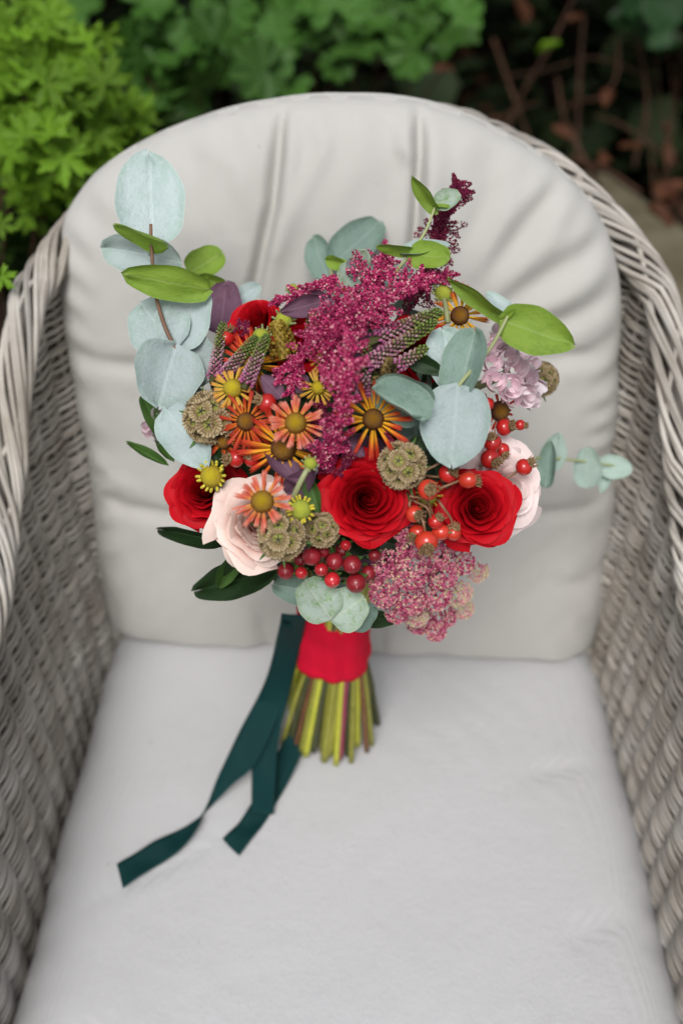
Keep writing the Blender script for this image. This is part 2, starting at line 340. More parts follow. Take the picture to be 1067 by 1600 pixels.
def weave_mat(name, a, b, scale, rough=0.6, sheen=0.0):
    m, t = newmat(name); tc = coords(t); v = tc.outputs['UV']
    sp = N(t, 'ShaderNodeSeparateXYZ'); t.links.new(v, sp.inputs[0])
    s1 = math_(t, 'SINE', math_(t, 'MULTIPLY', sp.outputs[0], scale)); s2 = math_(t, 'SINE', math_(t, 'MULTIPLY', sp.outputs[1], scale))
    h = math_(t, 'ADD', math_(t, 'MULTIPLY', s1, s2), math_(t, 'MULTIPLY', noise(t, tc.outputs['Object'], 140, 6, 0.7), 3.5))
    c = mixc(t, noise(t, tc.outputs['Object'], 30, 4), a, b)
    finish(t, c, rough, 0.12 if rough > 0.6 else 0.18, h, 0.35, 0, None, 0.0008); return m
WRAP = weave_mat('red wool wrap', (0.66, 0.004, 0.028), (0.80, 0.010, 0.045), 420, 0.8)
RIB = weave_mat('dark teal satin ribbon', (0.002, 0.028, 0.028), (0.003, 0.042, 0.042), 300, 0.5)

SOIL = simple('dark soil', [(0.012, 0.008, 0.006), (0.022, 0.014, 0.010), (0.034, 0.022, 0.015)], 0.95, 0.1, scale=6, bump=0.8, bscale=25, dist=0.03, rndamt=0)
PAVE = simple('sandstone paving', [(0.09, 0.078, 0.045), (0.16, 0.14, 0.09), (0.24, 0.21, 0.15)], 0.85, 0.2, scale=5, bump=0.3, bscale=60, dist=0.004, rndamt=0.08)
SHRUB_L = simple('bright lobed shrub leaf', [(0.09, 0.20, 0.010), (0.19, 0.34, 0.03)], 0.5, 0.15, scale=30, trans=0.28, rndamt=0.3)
SHRUB_LI = simple('shade-toned lobed shrub leaves', [(0.012, 0.030, 0.004), (0.028, 0.065, 0.008)], 0.5, 0.15, scale=30, trans=0.28, rnd='island', rndamt=0.35)  # darkened copy of the shrub leaf, inner shade put into its colour
ROUND_L = simple('blue green rounded leaf', [(0.036, 0.105, 0.014), (0.080, 0.19, 0.034)], 0.45, 0.2, scale=16, trans=0.2, rndamt=0.35)
DIM_L = simple('dim ivy leaf', [(0.012, 0.04, 0.010), (0.022, 0.065, 0.018)], 0.5, 0.2, rndamt=0.3)
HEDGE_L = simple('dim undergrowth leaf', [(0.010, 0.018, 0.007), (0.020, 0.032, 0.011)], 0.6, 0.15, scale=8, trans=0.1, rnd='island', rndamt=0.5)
TWIG = simple('brown twig bark', [(0.035, 0.018, 0.011), (0.09, 0.048, 0.03)], 0.8, 0.15, scale=30, rndamt=0.3)
DRYLEAF = simple('rust dry leaf', [(0.055, 0.022, 0.012), (0.15, 0.06, 0.03)], 0.7, 0.2, scale=20, trans=0.1, rndamt=0.4)

# ------------------------------------------------------------------ ground
def sheet(name, pts, z, m, thick=0.0):
    v = [(x, y, z) for x, y in pts]; f = [tuple(range(len(pts)))]
    if thick:
        n = len(pts); v += [(x, y, z - thick) for x, y in pts]; f += [(i, i + n, (i + 1) % n + n, (i + 1) % n) for i in range(n)]
    o = link(name, mesh(name, v, f, m, smooth=False)); o['kind'] = 'structure'; return o
sheet('ground', [(-60, -60), (60, -60), (60, 60), (-60, 60)], -0.10, SOIL)
sheet('patio', [(-4, -3), (3.2, -3), (3.0, -0.5), (1.85, 0.8), (0.96, 2.52), (0.80, 2.93), (0.2, 3.0), (-0.3, 2.2), (-0.55, 1.35), (-1.0, 1.0), (-4, 0.8)], 0.0, PAVE, 0.12)
def soil_bank():
    nx, ny = 90, 60; v = []
    for i in range(nx):
        for j in range(ny):
            x = -4.5 + 9 * i / (nx - 1); y = 0.9 + 5.5 * j / (ny - 1)
            v.append((x, y, 0))
    v = np.array(v); n = vnoise(v, 9, 3) * 0.035 + vnoise(v, 30, 4) * 0.012
    v[:, 2] = -0.07 + 0.75 * sstep(2.9, 5.2, v[:, 1]) + n * sstep(0.9, 1.3, v[:, 1])
    ins = (np.abs(v[:, 0]) < 1.4) & (v[:, 1] < 2.6); v[ins, 2] = np.minimum(v[ins, 2], -0.03)
    o = link('soil_bed', mesh('soil_bed', v, grid_faces(nx, ny), SOIL)); o['kind'] = 'structure'
soil_bank()

# ------------------------------------------------------------------ armchair
YAW = R(-0.4)
O3 = (0.003, 0.712, SEAT)
CH = Matrix.Translation(Vector(O3)) @ Matrix.Rotation(YAW, 4, 'Z')
CUSH = Matrix.Translation(Vector((0.010, 0.705, SEAT))) @ Matrix.Rotation(R(-3.2), 4, 'Z'); CHI = np.array(CUSH.inverted())
def toloc(p): return (CHI @ np.append(p, 1.0))[:3]
chair = thing('wicker_armchair', 'weathered grey brown wicker tub armchair with sloping braided arms', 'armchair', (O3[0], O3[1], 0), YAW)
RIMY = [-0.60, -0.3, -0.15, -0.05, 0.05, 0.11, 0.16, 0.20, 0.24]
RIMZ = [0.205, 0.215, 0.222, 0.285, 0.390, 0.415, 0.441, 0.465, 0.498]
Y0, YF, NEXP = -0.12, -0.50, 2.8
def shell(q, z):
    """inner plan curve at height z over the seat; q in metres along the rim plan: negative = left arm; returns point, outward normal"""
    z = np.asarray(z, float); zz = np.clip(z, -0.4, 0.6)
    a = 0.281 + 0.013 * sstep(-0.02, 0.24, zz); yb = 0.129 + 0.098 * np.clip(zz / 0.5, -0.2, 1.1)
    L = Y0 - YF; s = np.abs(q); side = np.sign(q)
    back = s < QB
    th = np.clip(s / QB, 0, 1) * (math.pi / 2)       # 0 = centre back, pi/2 = start of the arm
    e = 2.0 / NEXP
    x = np.where(back, a * np.sin(th) ** e, a); y = np.where(back, Y0 + (yb - Y0) * np.maximum(np.cos(th), 0) ** e, Y0 - (s - QB))
    return np.stack([x * side, y, z * np.ones_like(x)], -1)
QB = 0.47; QMAX = QB + (Y0 - YF)
def shell_n(q, z):
    d = 1e-3; p0 = shell(q - d, z); p1 = shell(q + d, z); t = p1 - p0
    n = np.stack([-t[..., 1], t[..., 0], 0 * t[..., 0]], -1); n /= (np.linalg.norm(n, axis=-1, keepdims=True) + 1e-9)
    return n    # outward for q growing left -> right over the back
# reparametrise the back evenly
_qq = np.linspace(-QMAX, QMAX, 1601); _pp = shell(np.where(np.abs(_qq) < 1e-6, 1e-6, _qq), 0.25)
_len = np.concatenate([[0], np.cumsum(np.linalg.norm(np.diff(_pp, axis=0), axis=1))]); _len -= _len[-1] / 2
SL = _len[-1]
def q_of(s): return np.interp(s, _len, _qq)
def rimz(s):
    q = q_of(np.asarray(s, float)); q = np.where(np.abs(q) < 1e-6, 1e-6, q); z = np.full(q.shape, 0.3)
    for _ in range(25): z = np.interp(shell(q, z)[..., 1], RIMY, RIMZ)
    return z
STAKE = 0.034
def sp_(s, z):
    q = q_of(s); q = np.where(np.abs(q) < 1e-6, 1e-6, q); return shell(q, z), shell_n(q, z)
row, PITCHW = 0, 0.0039
zr = -0.045
while zr < 0.49:
    ss = np.arange(-SL, SL + 1e-6, STAKE / 7)
    ok = rimz(ss) - 0.010 > zr
    ss = ss[ok]
    if len(ss) > 20:
        p, n = sp_(ss, np.full(len(ss), zr))
        ph = ss / STAKE * math.pi + math.pi * row
        wob = 0.0012 * np.sin(ss * 23 + row * 1.7) + 0.0006 * np.sin(ss * 61 + row * 0.9)
        p = p + n * (0.0042 * np.cos(ph))[:, None]; p[:, 2] += wob + 0.0012 * np.sin(ph * 0.5 + row)
        v, f = tube(p, 0.00205, 6, True)
        child('wicker_strand', mesh('wicker_strand', v, f, WICKER), Matrix.Translation((0, 0, SEAT)), chair)
    zr += PITCHW * (0.94 + 0.12 * random.random()); row += 1
k = -int(SL / STAKE)
while k * STAKE < SL:
    s = (k + 0.0) * STAKE
    zt = float(rimz(np.array([s]))[0]) - 0.008
    zs = np.linspace(-0.05, zt, 14); p, n = sp_(np.full(14, s), zs)
    v, f = tube(p, 0.0030, 6); child('stake', mesh('stake', v, f, WICKER), Matrix.Translation((0, 0, SEAT)), chair); k += 1
# rolled rim: long strands laid diagonally over the top from the inner to the outer side
def rim_strand(s0, ds, f0, f1, rho, rad, n=22):
    s = np.clip(np.linspace(s0, s0 + ds, n), -SL, SL); zt = rimz(s); p, nn = sp_(s, zt)
    f = np.linspace(f0, f1, n) + 0.12 * np.sin(np.linspace(0, 6, n) + s0 * 40)
    c = p - nn * 0.002; c[:, 2] -= 0.004
    pt = c + nn * (-np.cos(f) * rho)[:, None]; pt[:, 2] += np.sin(f) * rho * 0.95
    return tube(pt, rad, 6)
s = -SL + 0.0; j = 0
while s < SL - 0.02:
    ds = 0.125 + 0.04 * random.random()
    v, f = rim_strand(s, ds, R(-75), R(215), 0.0128 + 0.002 * (j % 2) + 0.0012 * random.random(), 0.0021 + 0.0004 * random.random())
    child('rim_strand', mesh('rim_strand', v, f, WICKER), Matrix.Translation((0, 0, SEAT)), chair)
    if j % 9 == 0:
        v, f = rim_strand(s, ds * 0.9, R(205), R(-60), 0.0122, 0.0022)
        child('rim_strand', mesh('rim_strand', v, f, WICKER), Matrix.Translation((0, 0, SEAT)), chair)
    s += 0.0072 + 0.003 * random.random(); j += 1
# filler roll inside the rim, seat frame, legs
ss = np.linspace(-SL, SL, 160); p, n = sp_(ss, rimz(ss)); p = p - n * 0.002; p[:, 2] -= 0.004
v, f = tube(p, 0.0088, 8); child('rim_core', mesh('rim_core', v, f, FRAME), Matrix.Translation((0, 0, SEAT)), chair)
def rbox(cx, cy, cz, sx, sy, sz):
    v = [(cx + a * sx, cy + b * sy, cz + c * sz) for a in (-.5, .5) for b in (-.5, .5) for c in (-.5, .5)]
    return v, [(0, 1, 3, 2), (4, 6, 7, 5), (0, 4, 5, 1), (2, 3, 7, 6), (0, 2, 6, 4), (1, 5, 7, 3)]
v, f = rbox(0, -0.19, SEAT - 0.145, 0.50, 0.58, 0.03); child('seat_base', mesh('seat_base', v, f, FRAME, smooth=False), Matrix.Identity(4), chair)
nq, nzz = 150, 16; qs = np.linspace(-SL, SL, nq); V = []
for kz in range(nzz):
    zz_ = -0.05 + (rimz(qs) - 0.004 + 0.05) * kz / (nzz - 1); p, n = sp_(qs, zz_); V.append(p + n * 0.013)
child('weave_lining', mesh('weave_lining', np.concatenate(V), grid_faces(nzz, nq), LINING), Matrix.Translation((0, 0, SEAT)), chair)  # solid sheet added behind the weave: tones its holes, blocks and bounces light
ap = MB()
for r_ in range(34):
    z = -0.055 - r_ * 0.006; q = np.linspace(-SL, SL, 190); p, n = sp_(q, np.full(190, z)); p = p + n * (0.004 * np.cos(q / STAKE * math.pi + math.pi * r_))[:, None]
    ap.add(*tube(p, 0.003, 5))
o = child('apron', ap.mesh('apron', WICKER), Matrix.Translation((0, 0, SEAT)), chair); o['kind'] = 'stuff'
for x in (-0.25, 0.25):
    for y in (-0.47, 0.05):
        v, f = lathe([(0.0, 0.0), (0.017, 0.0), (0.022, 0.16), (0.024, SEAT - 0.13), (0.0, SEAT - 0.13)], 12)
        child('leg', mesh('leg', v, f, WICKER), Matrix.Translation((x, y, 0)), chair)

# ------------------------------------------------------------------ back cushion
LEAN = 0.20; EDGE = 0.028
def on_back(px, py):
    """photo pixel -> (across, up) on the leaning plane of the back cushion"""
    a = toloc(CAM); b = toloc(P(px, py, 1.0)); d = b - a
    t = (EDGE + LEAN * a[2] - a[1]) / (d[1] - LEAN * d[2]); p = a + d * t
    return np.array([p[0], p[2] * math.sqrt(1 + LEAN ** 2)])
OUT = [(92, 400), (104, 332), (146, 272), (200, 232), (300, 188), (420, 158), (540, 149), (680, 163), (795, 212), (870, 258), (922, 312), (955, 380), (969, 450), (963, 560), (953, 700),
       (943, 870), (930, 985), (905, 1042), (700, 1032), (420, 1012), (205, 1000), (176, 975), (163, 900), (148, 780), (138, 690), (113, 580), (95, 480)]
op = np.array([on_back(*q) for q in OUT])
CB = np.array([0.0, 0.265])
def cushion_outline(n=680):
    d = op - CB; a = np.arctan2(d[:, 1], d[:, 0]); r = np.hypot(d[:, 0], d[:, 1]); k = np.argsort(a); a, r = a[k], r[k]
    a = np.concatenate([a - 2 * math.pi, a, a + 2 * math.pi]); r = np.tile(r, 3)
    th = np.linspace(-math.pi, math.pi, n, endpoint=False); rr = np.interp(th, a, r)
    for _ in range(5): rr = 0.25 * np.roll(rr, 1) + 0.5 * rr + 0.25 * np.roll(rr, -1)
    return th, rr
def seg_d(x, y, pts):
    best = np.full(x.shape, 9.0); tt = np.zeros(x.shape); tot = len(pts) - 1
    for i in range(tot):
        a, b = pts[i], pts[i + 1]; d = b - a; L2 = d @ d
        t = np.clip(((x - a[0]) * d[0] + (y - a[1]) * d[1]) / L2, 0, 1)
        dd_ = np.hypot(x - a[0] - t * d[0], y - a[1] - t * d[1]); m = dd_ < best
        best = np.where(m, dd_, best); tt = np.where(m, (i + t) / tot, tt)
    return best, tt
# (pixel path, depth, half width, 'taper' end)
FOLDS = [
    ([(447, 146), (443, 210), (436, 300), (408, 430)], -0.0155, 0.0058), ([(472, 156), (460, 240), (440, 360)], 0.0075, 0.012),
    ([(530, 175), (500, 230), (452, 330), (425, 430)], 0.0075, 0.011), ([(585, 165), (560, 240), (520, 330)], 0.004, 0.015), ([(610, 168), (620, 240), (600, 330)], -0.004, 0.012), ([(505, 190), (478, 260), (440, 340)], -0.005, 0.011),
    ([(655, 146), (655, 230), (650, 320), (640, 420)], -0.0155, 0.0056), ([(680, 165), (676, 250), (660, 380)], 0.0075, 0.012),
    ([(625, 175), (632, 215), (650, 240)], 0.006, 0.009),
    ([(795, 222), (760, 290), (710, 390)], -0.006, 0.014), ([(830, 240), (780, 320), (725, 420)], 0.006, 0.015),
    ([(868, 268), (810, 340), (740, 430)], -0.008, 0.013), ([(905, 310), (830, 370), (745, 440)], 0.007, 0.015),
    ([(935, 355), (850, 405), (760, 462)], -0.007, 0.013), ([(958, 400), (860, 440), (770, 480)], 0.006, 0.014), ([(965, 440), (880, 470), (790, 500)], -0.007, 0.012),
    ([(300, 200), (318, 260), (350, 330)], -0.004, 0.016), ([(240, 225), (290, 290), (330, 380)], 0.004, 0.022), ([(370, 170), (385, 250), (395, 340)], 0.004, 0.016),
    ([(365, 175), (355, 240), (385, 330)], -0.004, 0.012),
    ([(100, 532), (170, 540), (330, 545), (540, 540), (760, 535), (900, 528), (965, 505)], -0.0072, 0.010),
    ([(148, 740), (210, 762), (330, 768), (540, 768), (760, 768), (900, 762), (948, 752)], -0.0080, 0.010),
    ([(860, 520), (920, 535), (960, 540)], -0.004, 0.009),
    ([(415, 905), (425, 960), (432, 1012)], -0.008, 0.010), ([(600, 905), (594, 960), (592, 1018)], -0.007, 0.010), ([(140, 690), (190, 720), (240, 735)], 0.004, 0.012),
    ([(175, 900), (185, 960), (210, 998)], -0.004, 0.012), ([(850, 870), (905, 880), (945, 870)], -0.003, 0.010),
]
FOLDS = [(np.array([on_back(*q) for q in p]), d * (1.35 if abs(d) > 0.0115 else 0.85), wd * 0.95) for p, d, wd in FOLDS]
def back_cushion():
    th, rr = cushion_outline(); n = len(th); T = 0.058
    rings = np.concatenate([np.linspace(0.02, 0.80, 78), np.linspace(0.81, 1.0, 34)])
    V = []
    for front in (1, -1):
        rs = rings if front == 1 else rings[::-1][::3]
        for r in rs:
            x = CB[0] + rr * r * np.cos(th); y = CB[1] + rr * r * np.sin(th)
            h = T * (1 - r ** 5) ** 0.5 if front == 1 else -0.050 * (1 - r ** 4) ** 0.5
            h = np.full(n, h)
            if front == 1:
                for pts, d, wd in FOLDS:
                    dist, t = seg_d(x, y, pts); amt = np.sin(np.clip(t, 0.0, 1) * math.pi * 0.80 + 0.32) if abs(d) < 0.016 else 1 - 0.35 * t
                    h += d * np.exp(-(dist / wd) ** 2) * amt * (1 - r ** 14)
                q = np.stack([x, y, 0 * x], 1)
                h += (0.0030 * vnoise(q, 26, 11) + 0.0016 * vnoise(q * [1, 0.35, 1], 75, 12) + 0.0005 * vnoise(q, 190, 13)) * (1 - r ** 10)
                # puckers at the seam
                h += 0.0016 * np.sin(th * 46 + 2 * np.sin(th * 7)) * np.exp(-((r - 0.93) / 0.06) ** 2)
            # plane basis
            c = 1 / math.sqrt(1 + LEAN ** 2)
            V.append(np.stack([x, EDGE + y * LEAN * c - h * c, y * c + h * LEAN * c], 1))
    f = grid_faces(len(V), n, True); V = np.concatenate(V)
    V[:, 2] = np.where(V[:, 2] < 0.003, 0.003 + (V[:, 2] - 0.003) * 0.05, V[:, 2])
    f.append(tuple(range(n))[::-1]); f.append(tuple(len(V) - n + j for j in range(n)))
    return V, f, th, rr
V, f, th, rr = back_cushion()
bc = link('back_cushion', None, CUSH); tag(bc, 'pale grey canvas back cushion with rounded top, folds and stitched channels', 'cushion')
child('cover', mesh('cover', V, f, FAB_B), Matrix.Identity(4), bc)
c_ = 1 / math.sqrt(1 + LEAN ** 2)
x, y = CB[0] + rr * np.cos(th), CB[1] + rr * np.sin(th); x, y = CB[0] + (x - CB[0]) * 0.985, CB[1] + (y - CB[1]) * 0.985; hh = np.full(len(x), -0.022)
pp = np.stack([x, EDGE + y * LEAN * c_ - hh * c_, np.maximum(y * c_ + hh * LEAN * c_, 0.004)], 1); pp = np.vstack([pp, pp[:2]])
v, f = tube(pp, 0.0032, 6, False); child('piping', mesh('piping', v, f, FAB_B), Matrix.Identity(4), bc)

# ------------------------------------------------------------------ seat cushion
def seat_cushion():
    nx, ny = 130, 150; hw, y0, y1 = 0.259, -0.545, 0.075
    top, bot = [], []
    a = np.linspace(-1, 1, nx); b = np.linspace(-1, 1, ny)
    A, B = np.meshgrid(np.sin(a * math.pi / 2) * 0.35 + a * 0.65, np.sin(b * math.pi / 2) * 0.35 + b * 0.65, indexing='ij')
    hwv = hw + 0.0035 * np.sin(B * 9 + 1) * 0.5 - 0.008 * sstep(0.55, 1.0, B)
    Y = (y0 + y1) / 2 + B * (y1 - y0) / 2; xl = -0.2775 + (Y + 0.398) * 0.028; xr = 0.2880 - (Y + 0.398) * 0.008
    X = (xl + xr) / 2 + A * (xr - xl) / 2 + A * (hwv - hw)
    e = ((1 - np.abs(A) ** 14) * (1 - np.abs(B) ** 16)).clip(0) ** 0.5
    q = np.stack([X.ravel(), Y.ravel(), 0 * X.ravel()], 1)
    nz = (0.0024 * vnoise(q, 13, 21) + 0.0009 * vnoise(q, 48, 22)).reshape(X.shape)
    edge = np.exp(-((1 - np.abs(A)) / 0.07) ** 2); nz += edge * 0.0022 * np.sin(Y * 95 + 3 * np.sin(Y * 21)) 
    Z = -0.060 + 0.060 * e + (0.010 * (1 - A ** 2) * (1 - (B * 0.9) ** 2) - 0.008) + nz * e
    for p0, p1, d, wd in (((-0.22, -0.30), (-0.10, -0.235), -0.0016, 0.006), ((-0.25, -0.42), (-0.18, -0.40), -0.002, 0.01), ((0.24, -0.15), (0.17, -0.17), -0.002, 0.01), ((0.25, -0.30), (0.19, -0.33), -0.002, 0.012)):
        dist, t = seg_d(X, Y, np.array([p0, p1])); Z = Z + d * np.exp(-(dist / wd) ** 2) * np.sin(t * 2.6 + 0.25)
    T = np.stack([X, Y, Z], -1).reshape(-1, 3); Bm = np.stack([X, Y, -0.060 - 0.055 * e], -1).reshape(-1, 3)
    f = grid_faces(nx, ny); k = len(T)
    per = [i * ny for i in range(nx)] + [(nx - 1) * ny + j for j in range(1, ny)] + [i * ny + ny - 1 for i in range(nx - 2, -1, -1)] + [j for j in range(ny - 2, 0, -1)]
    f = [q[::-1] for q in f] + [tuple(i + k for i in q) for q in f]
    f += [(per[i], per[(i + 1) % len(per)], per[(i + 1) % len(per)] + k, per[i] + k) for i in range(len(per))]
    return np.vstack([T, Bm]), f, [T[i] for i in per]
V, f, per = seat_cushion()
sc = link('seat_cushion', None, CH); tag(sc, 'flat pale grey canvas seat cushion under the bouquet and ribbons', 'cushion')
child('cover', mesh('cover', V, f, FAB_S), Matrix.Identity(4), sc)
per = np.array(per); per = np.vstack([per, per[:1]]); v, f = tube(per * [0.985, 1, 1] - [0, 0, 0.012], 0.003, 6, False); child('piping', mesh('piping', v, f, FAB_S), Matrix.Identity(4), sc)

# ------------------------------------------------------------------ bouquet
CD, RAD = 0.745, 0.140
CC = np.array([(545 - 533.5) / FPX * CD, (800 - 690) / FPX * CD, CD])       # dome centre, camera frame
CW = P(545, 690, CD)
HB = np.array([G(515, 1150, 0.0)[0], G(515, 1150, 0.0)[1], SEAT])
bq = thing('bouquet', 'hand tied bouquet of red and blush roses, helenium, berries, eucalyptus with red wrap', 'bouquet', HB)
def dd(px, py):
    v = np.array([(px - 533.5) / FPX, (800 - py) / FPX, 1.0]); a = v @ v; b = v @ CC; c = CC @ CC - RAD ** 2
    D = b * b - a * c
    return (b - math.sqrt(D)) / a if D > 0 else b / a
def at(px, py, lift=0.0):
    """point on the dome under a photo pixel; lift moves it along the view axis (metres, + = toward the viewer)"""
    d = dd(px, py) - lift; p = P(px, py, d); n = nrm(p - CW); return p, n, d / FPX
def face_dir(p, n, tilt=(0, 0), k=0.8):
    tc = nrm(CAM - p); return nrm(n * (1 - k) + tc * k + RT * tilt[0] + UP * tilt[1])
def setuv(me, uv):
    l = me.uv_layers.new(name='UVMap'); a = np.empty(len(me.loops), np.int32); me.loops.foreach_get('vertex_index', a)
    l.data.foreach_set('uv', np.asarray(uv, np.float32)[a].ravel())

# --- leaves (unit blade: y 0..1, x -0.5..0.5)
def leaf_mesh(name, m, shape, cup, wave, seed, nu=13, nv=15, bend=0.0):
    r = np.random.RandomState(seed); v = []
    for j in range(nv):
        t = j / (nv - 1); wd = shape(t)
        for i in range(nu):
            u = -1 + 2 * i / (nu - 1); x = 0.5 * wd * u
            z = cup * (abs(u) ** 1.6) * wd + bend * t * t + wave * math.sin(t * 9 + seed + u * 2.1) * (0.3 + abs(u)) * 0.5 + wave * 0.6 * math.sin(u * 4 + seed * 2)
            v.append((x * (1 + 0.035 * math.sin(9 * t + seed) + 0.02 * math.sin(17 * t + u * 2 + seed * 3)), t - 0.05 * abs(u) ** 2 * math.cos(t * 3) + 0.012 * abs(u) * math.sin(u * 11 + seed), z))
    me = mesh(name, v, grid_faces(nv, nu), m); setuv(me, [(i / (nu - 1), j / (nv - 1)) for j in range(nv) for i in range(nu)]); return me
def rnd_shape(p=1.0, lo=0.5):
    return lambda t: max(0.03, (math.sin(math.pi * min(1, max(0, t)) ** p)) ** lo)
ROUND = rnd_shape(0.9, 0.5); OVATE = rnd_shape(0.72, 0.62); LANCE = rnd_shape(0.75, 0.9); WIDE = rnd_shape(0.8, 0.42); EGG = rnd_shape(0.84, 0.58)
_lc = {}
def get_leaf(m, shape, cup, wave, bend):
    key = (m.name, id(shape), cup, wave, bend, random.randrange(3))
    if key not in _lc: _lc[key] = leaf_mesh('leaf', m, shape, cup, wave, len(_lc) * 7 + 1, bend=bend)
    return _lc[key]
def leaf(par, b, t, wpx, m, db, dt=None, roll=0.0, shape=ROUND, cup=0.13, wave=0.035, bend=0.10, name='leaf', label=None):
    """blade from pixel b (depth db) to pixel t (depth dt); wpx its width in pixels seen face on; roll (degrees) turns it about its axis"""
    dt = db if dt is None else dt
    pb, pt = P(*b, db), P(*t, dt); ax = pt - pb; L = np.linalg.norm(ax); y = ax / L
    tc = nrm(CAM - (pb + pt) / 2); z = nrm(tc - y * (tc @ y)); x = np.cross(y, z)
    c, s = math.cos(R(roll)), math.sin(R(roll)); x, z = x * c + z * s, z * c - x * s
    wd = wpx * 0.5 * (db + dt) / FPX
    me = get_leaf(m, shape, cup, wave, bend)
    return link(name, me, mat4(x * wd, y * L, z * L, pb), par, label)
def stem_part(par, pts, r, m, name='stem', n=18, label=None, sides=7):
    p = spline(pts, n); o = p[0].copy(); rad = np.linspace(r[0], r[1], n) if not np.isscalar(r) else r
    rad = np.asarray(rad) * (1 + (0.16 * np.maximum(0, np.sin(np.arange(n) * 1.9 + n)) if name == 'cut_stem' else 0)) if not np.isscalar(rad) else rad
    v, f = tube(p - o, rad, sides); return link(name, mesh(name, v, f, m), Matrix.Translation(Vector(o)), par, label)
def sprig(path, r, m, label):
    """eucalyptus sprig: the stem is the part, its leaves are sub-parts; path of (px, py, depth)"""
    return stem_part(bq, [P(*q) for q in path], r, m, 'eucalyptus_sprig', 26, label)

# --- roses
def rose(px, py, dia, m, lift=0.0, tilt=(0, 0), k=0.8, n=34, open_=1.0, name='red_rose', label=None, roll=0.0, deep=1.05, seed=0):
    p, nn, mp = at(px, py, lift); Rr = dia * 0.5 * mp; f = face_dir(p, nn, tilt, k)
    r = np.random.RandomState(seed)
    M_ = frame(p - f * Rr * 0.55, f, UP, roll)
    v, fc = lathe([(0.0, -0.5), (0.25, -0.42), (0.30, -0.2), (0.16, 0.1), (0.06, 0.55), (0.0, 0.6)], 10); v = v * Rr
    part = link(name, mesh('rose_heart', v, fc, [m if m is not None else ROSE_RED]), M_, bq, label)
    me0 = part.data; setuv(me0, np.tile([[0.5, 0.2]], (len(v), 1)))
    nu, nv = 15, 13
    for i in range(n):
        f_ = (i + 0.6) / n; ang = i * 2.39996 + r.uniform(-0.2, 0.2)
        rt = Rr * (0.07 + 0.90 * f_ ** 0.85) * r.uniform(0.94, 1.05); tx, ty = r.normal(size=2) * 0.05 * f_; half = lerp(1.75, 0.82, f_ ** 0.55)
        zt = Rr * deep * (0.98 - 0.62 * f_ ** 1.9) * r.uniform(0.93, 1.06); zb = -0.25 * Rr
        curl = Rr * lerp(0.02, 0.22, f_ ** 1.5) * open_; V = []; UVs = []
        ph, am = r.uniform(0, 6.28), r.uniform(0.4, 1.0)
        for b in range(nv):
            t = b / (nv - 1)
            for a in range(nu):
                u = -1 + 2 * a / (nu - 1)
                wt = (0.55 + 0.45 * math.sin(min(1, t * 1.25) * math.pi / 2))
                th_ = ang + u * half * wt
                top = 1 - 0.42 * abs(u) ** 3.2 - 0.06 * (1 - f_) * u + 0.03 * math.cos(u * 3.1 + ph) * am
                rad = rt * (0.30 + 0.70 * t ** 0.75) * (1 + 0.10 * u)
                z = zb + (zt - zb) * t * top
                lip = max(0.0, (t - 0.62) / 0.38) ** 2
                rad += curl * lip * (1 + 0.35 * math.sin(u * 4 + ph)) * (1 if f_ > 0.2 else 0.3); z -= curl * 0.75 * lip * lip * f_ * (1.2 + 0.5 * math.sin(u * 5 + ph))
                rad *= 1 + 0.025 * math.sin(u * 6 + ph) * t
                z += tx * rad * math.cos(th_) + ty * rad * math.sin(th_); V.append((rad * math.cos(th_), rad * math.sin(th_), z)); UVs.append((u * 0.5 + 0.5, t))
        me = mesh('petal', V, grid_faces(nv, nu), m); setuv(me, UVs)
        child('petal', me, Matrix.Identity(4), part)
    # sepals below
    for i in range(5):
        c = child('sepal', get_leaf(LEAF_MD, LANCE, 0.08, 0.02, -0.3), Matrix.Rotation(i * 1.2566 + 0.3, 4, 'Z') @ Matrix.Translation((0, Rr * 0.2, -0.3 * Rr)) @ Matrix.Diagonal((Rr * 0.3, Rr * 0.75, Rr * 0.75, 1)), part)
    return part

# --- daisies (helenium)
def ray_mesh(m, seed):
    r = np.random.RandomState(seed); V, UVs, F = [], [], []; nv, nu = 8, 7
    lob = r.uniform(0.05, 0.14, 3); bend = r.uniform(-0.16, 0.10); tw = r.uniform(-0.25, 0.25)
    for j in range(nv):
        t = j / (nv - 1); wd = 0.065 + 0.135 * t ** 0.9 * (1 - 0.18 * max(0, t - 0.8) / 0.2)
        for i in range(nu):
            u = -1 + 2 * i / (nu - 1); y = 0.22 + 0.78 * t
            if j == nv - 1: y += lob[0] * (0.5 if i in (0, 6) else 1.0) * (1 if i in (1, 3, 5) else -0.5)
            z = bend * t * t - 0.09 * abs(u) ** 1.5 * (0.4 + 0.6 * t) + 0.03 * math.cos(u * 7) * t + tw * u * wd * t
            V.append((u * wd * 0.5, y, z)); UVs.append((u * 0.5 + 0.5, t))
    me = mesh('ray_petal', V, grid_faces(nv, nu), m); setuv(me, UVs); return me
RAYS = {}
def dome_mesh(m, hgt=0.75, seed=1):
    V, F = [], []; nr, na = 14, 26
    r = np.random.RandomState(seed)
    for i in range(nr):
        a = i / (nr - 1) * math.pi * 0.56
        for j in range(na):
            b = j * 2 * math.pi / na + (i % 2) * math.pi / na; s = 1 + 0.025 * r.randn()
            V.append((math.sin(a) * math.cos(b) * s, math.sin(a) * math.sin(b) * s, hgt * math.cos(a) * s))
    F = grid_faces(nr, na, True); return mesh('disc', V, F, m)
_dome = {}
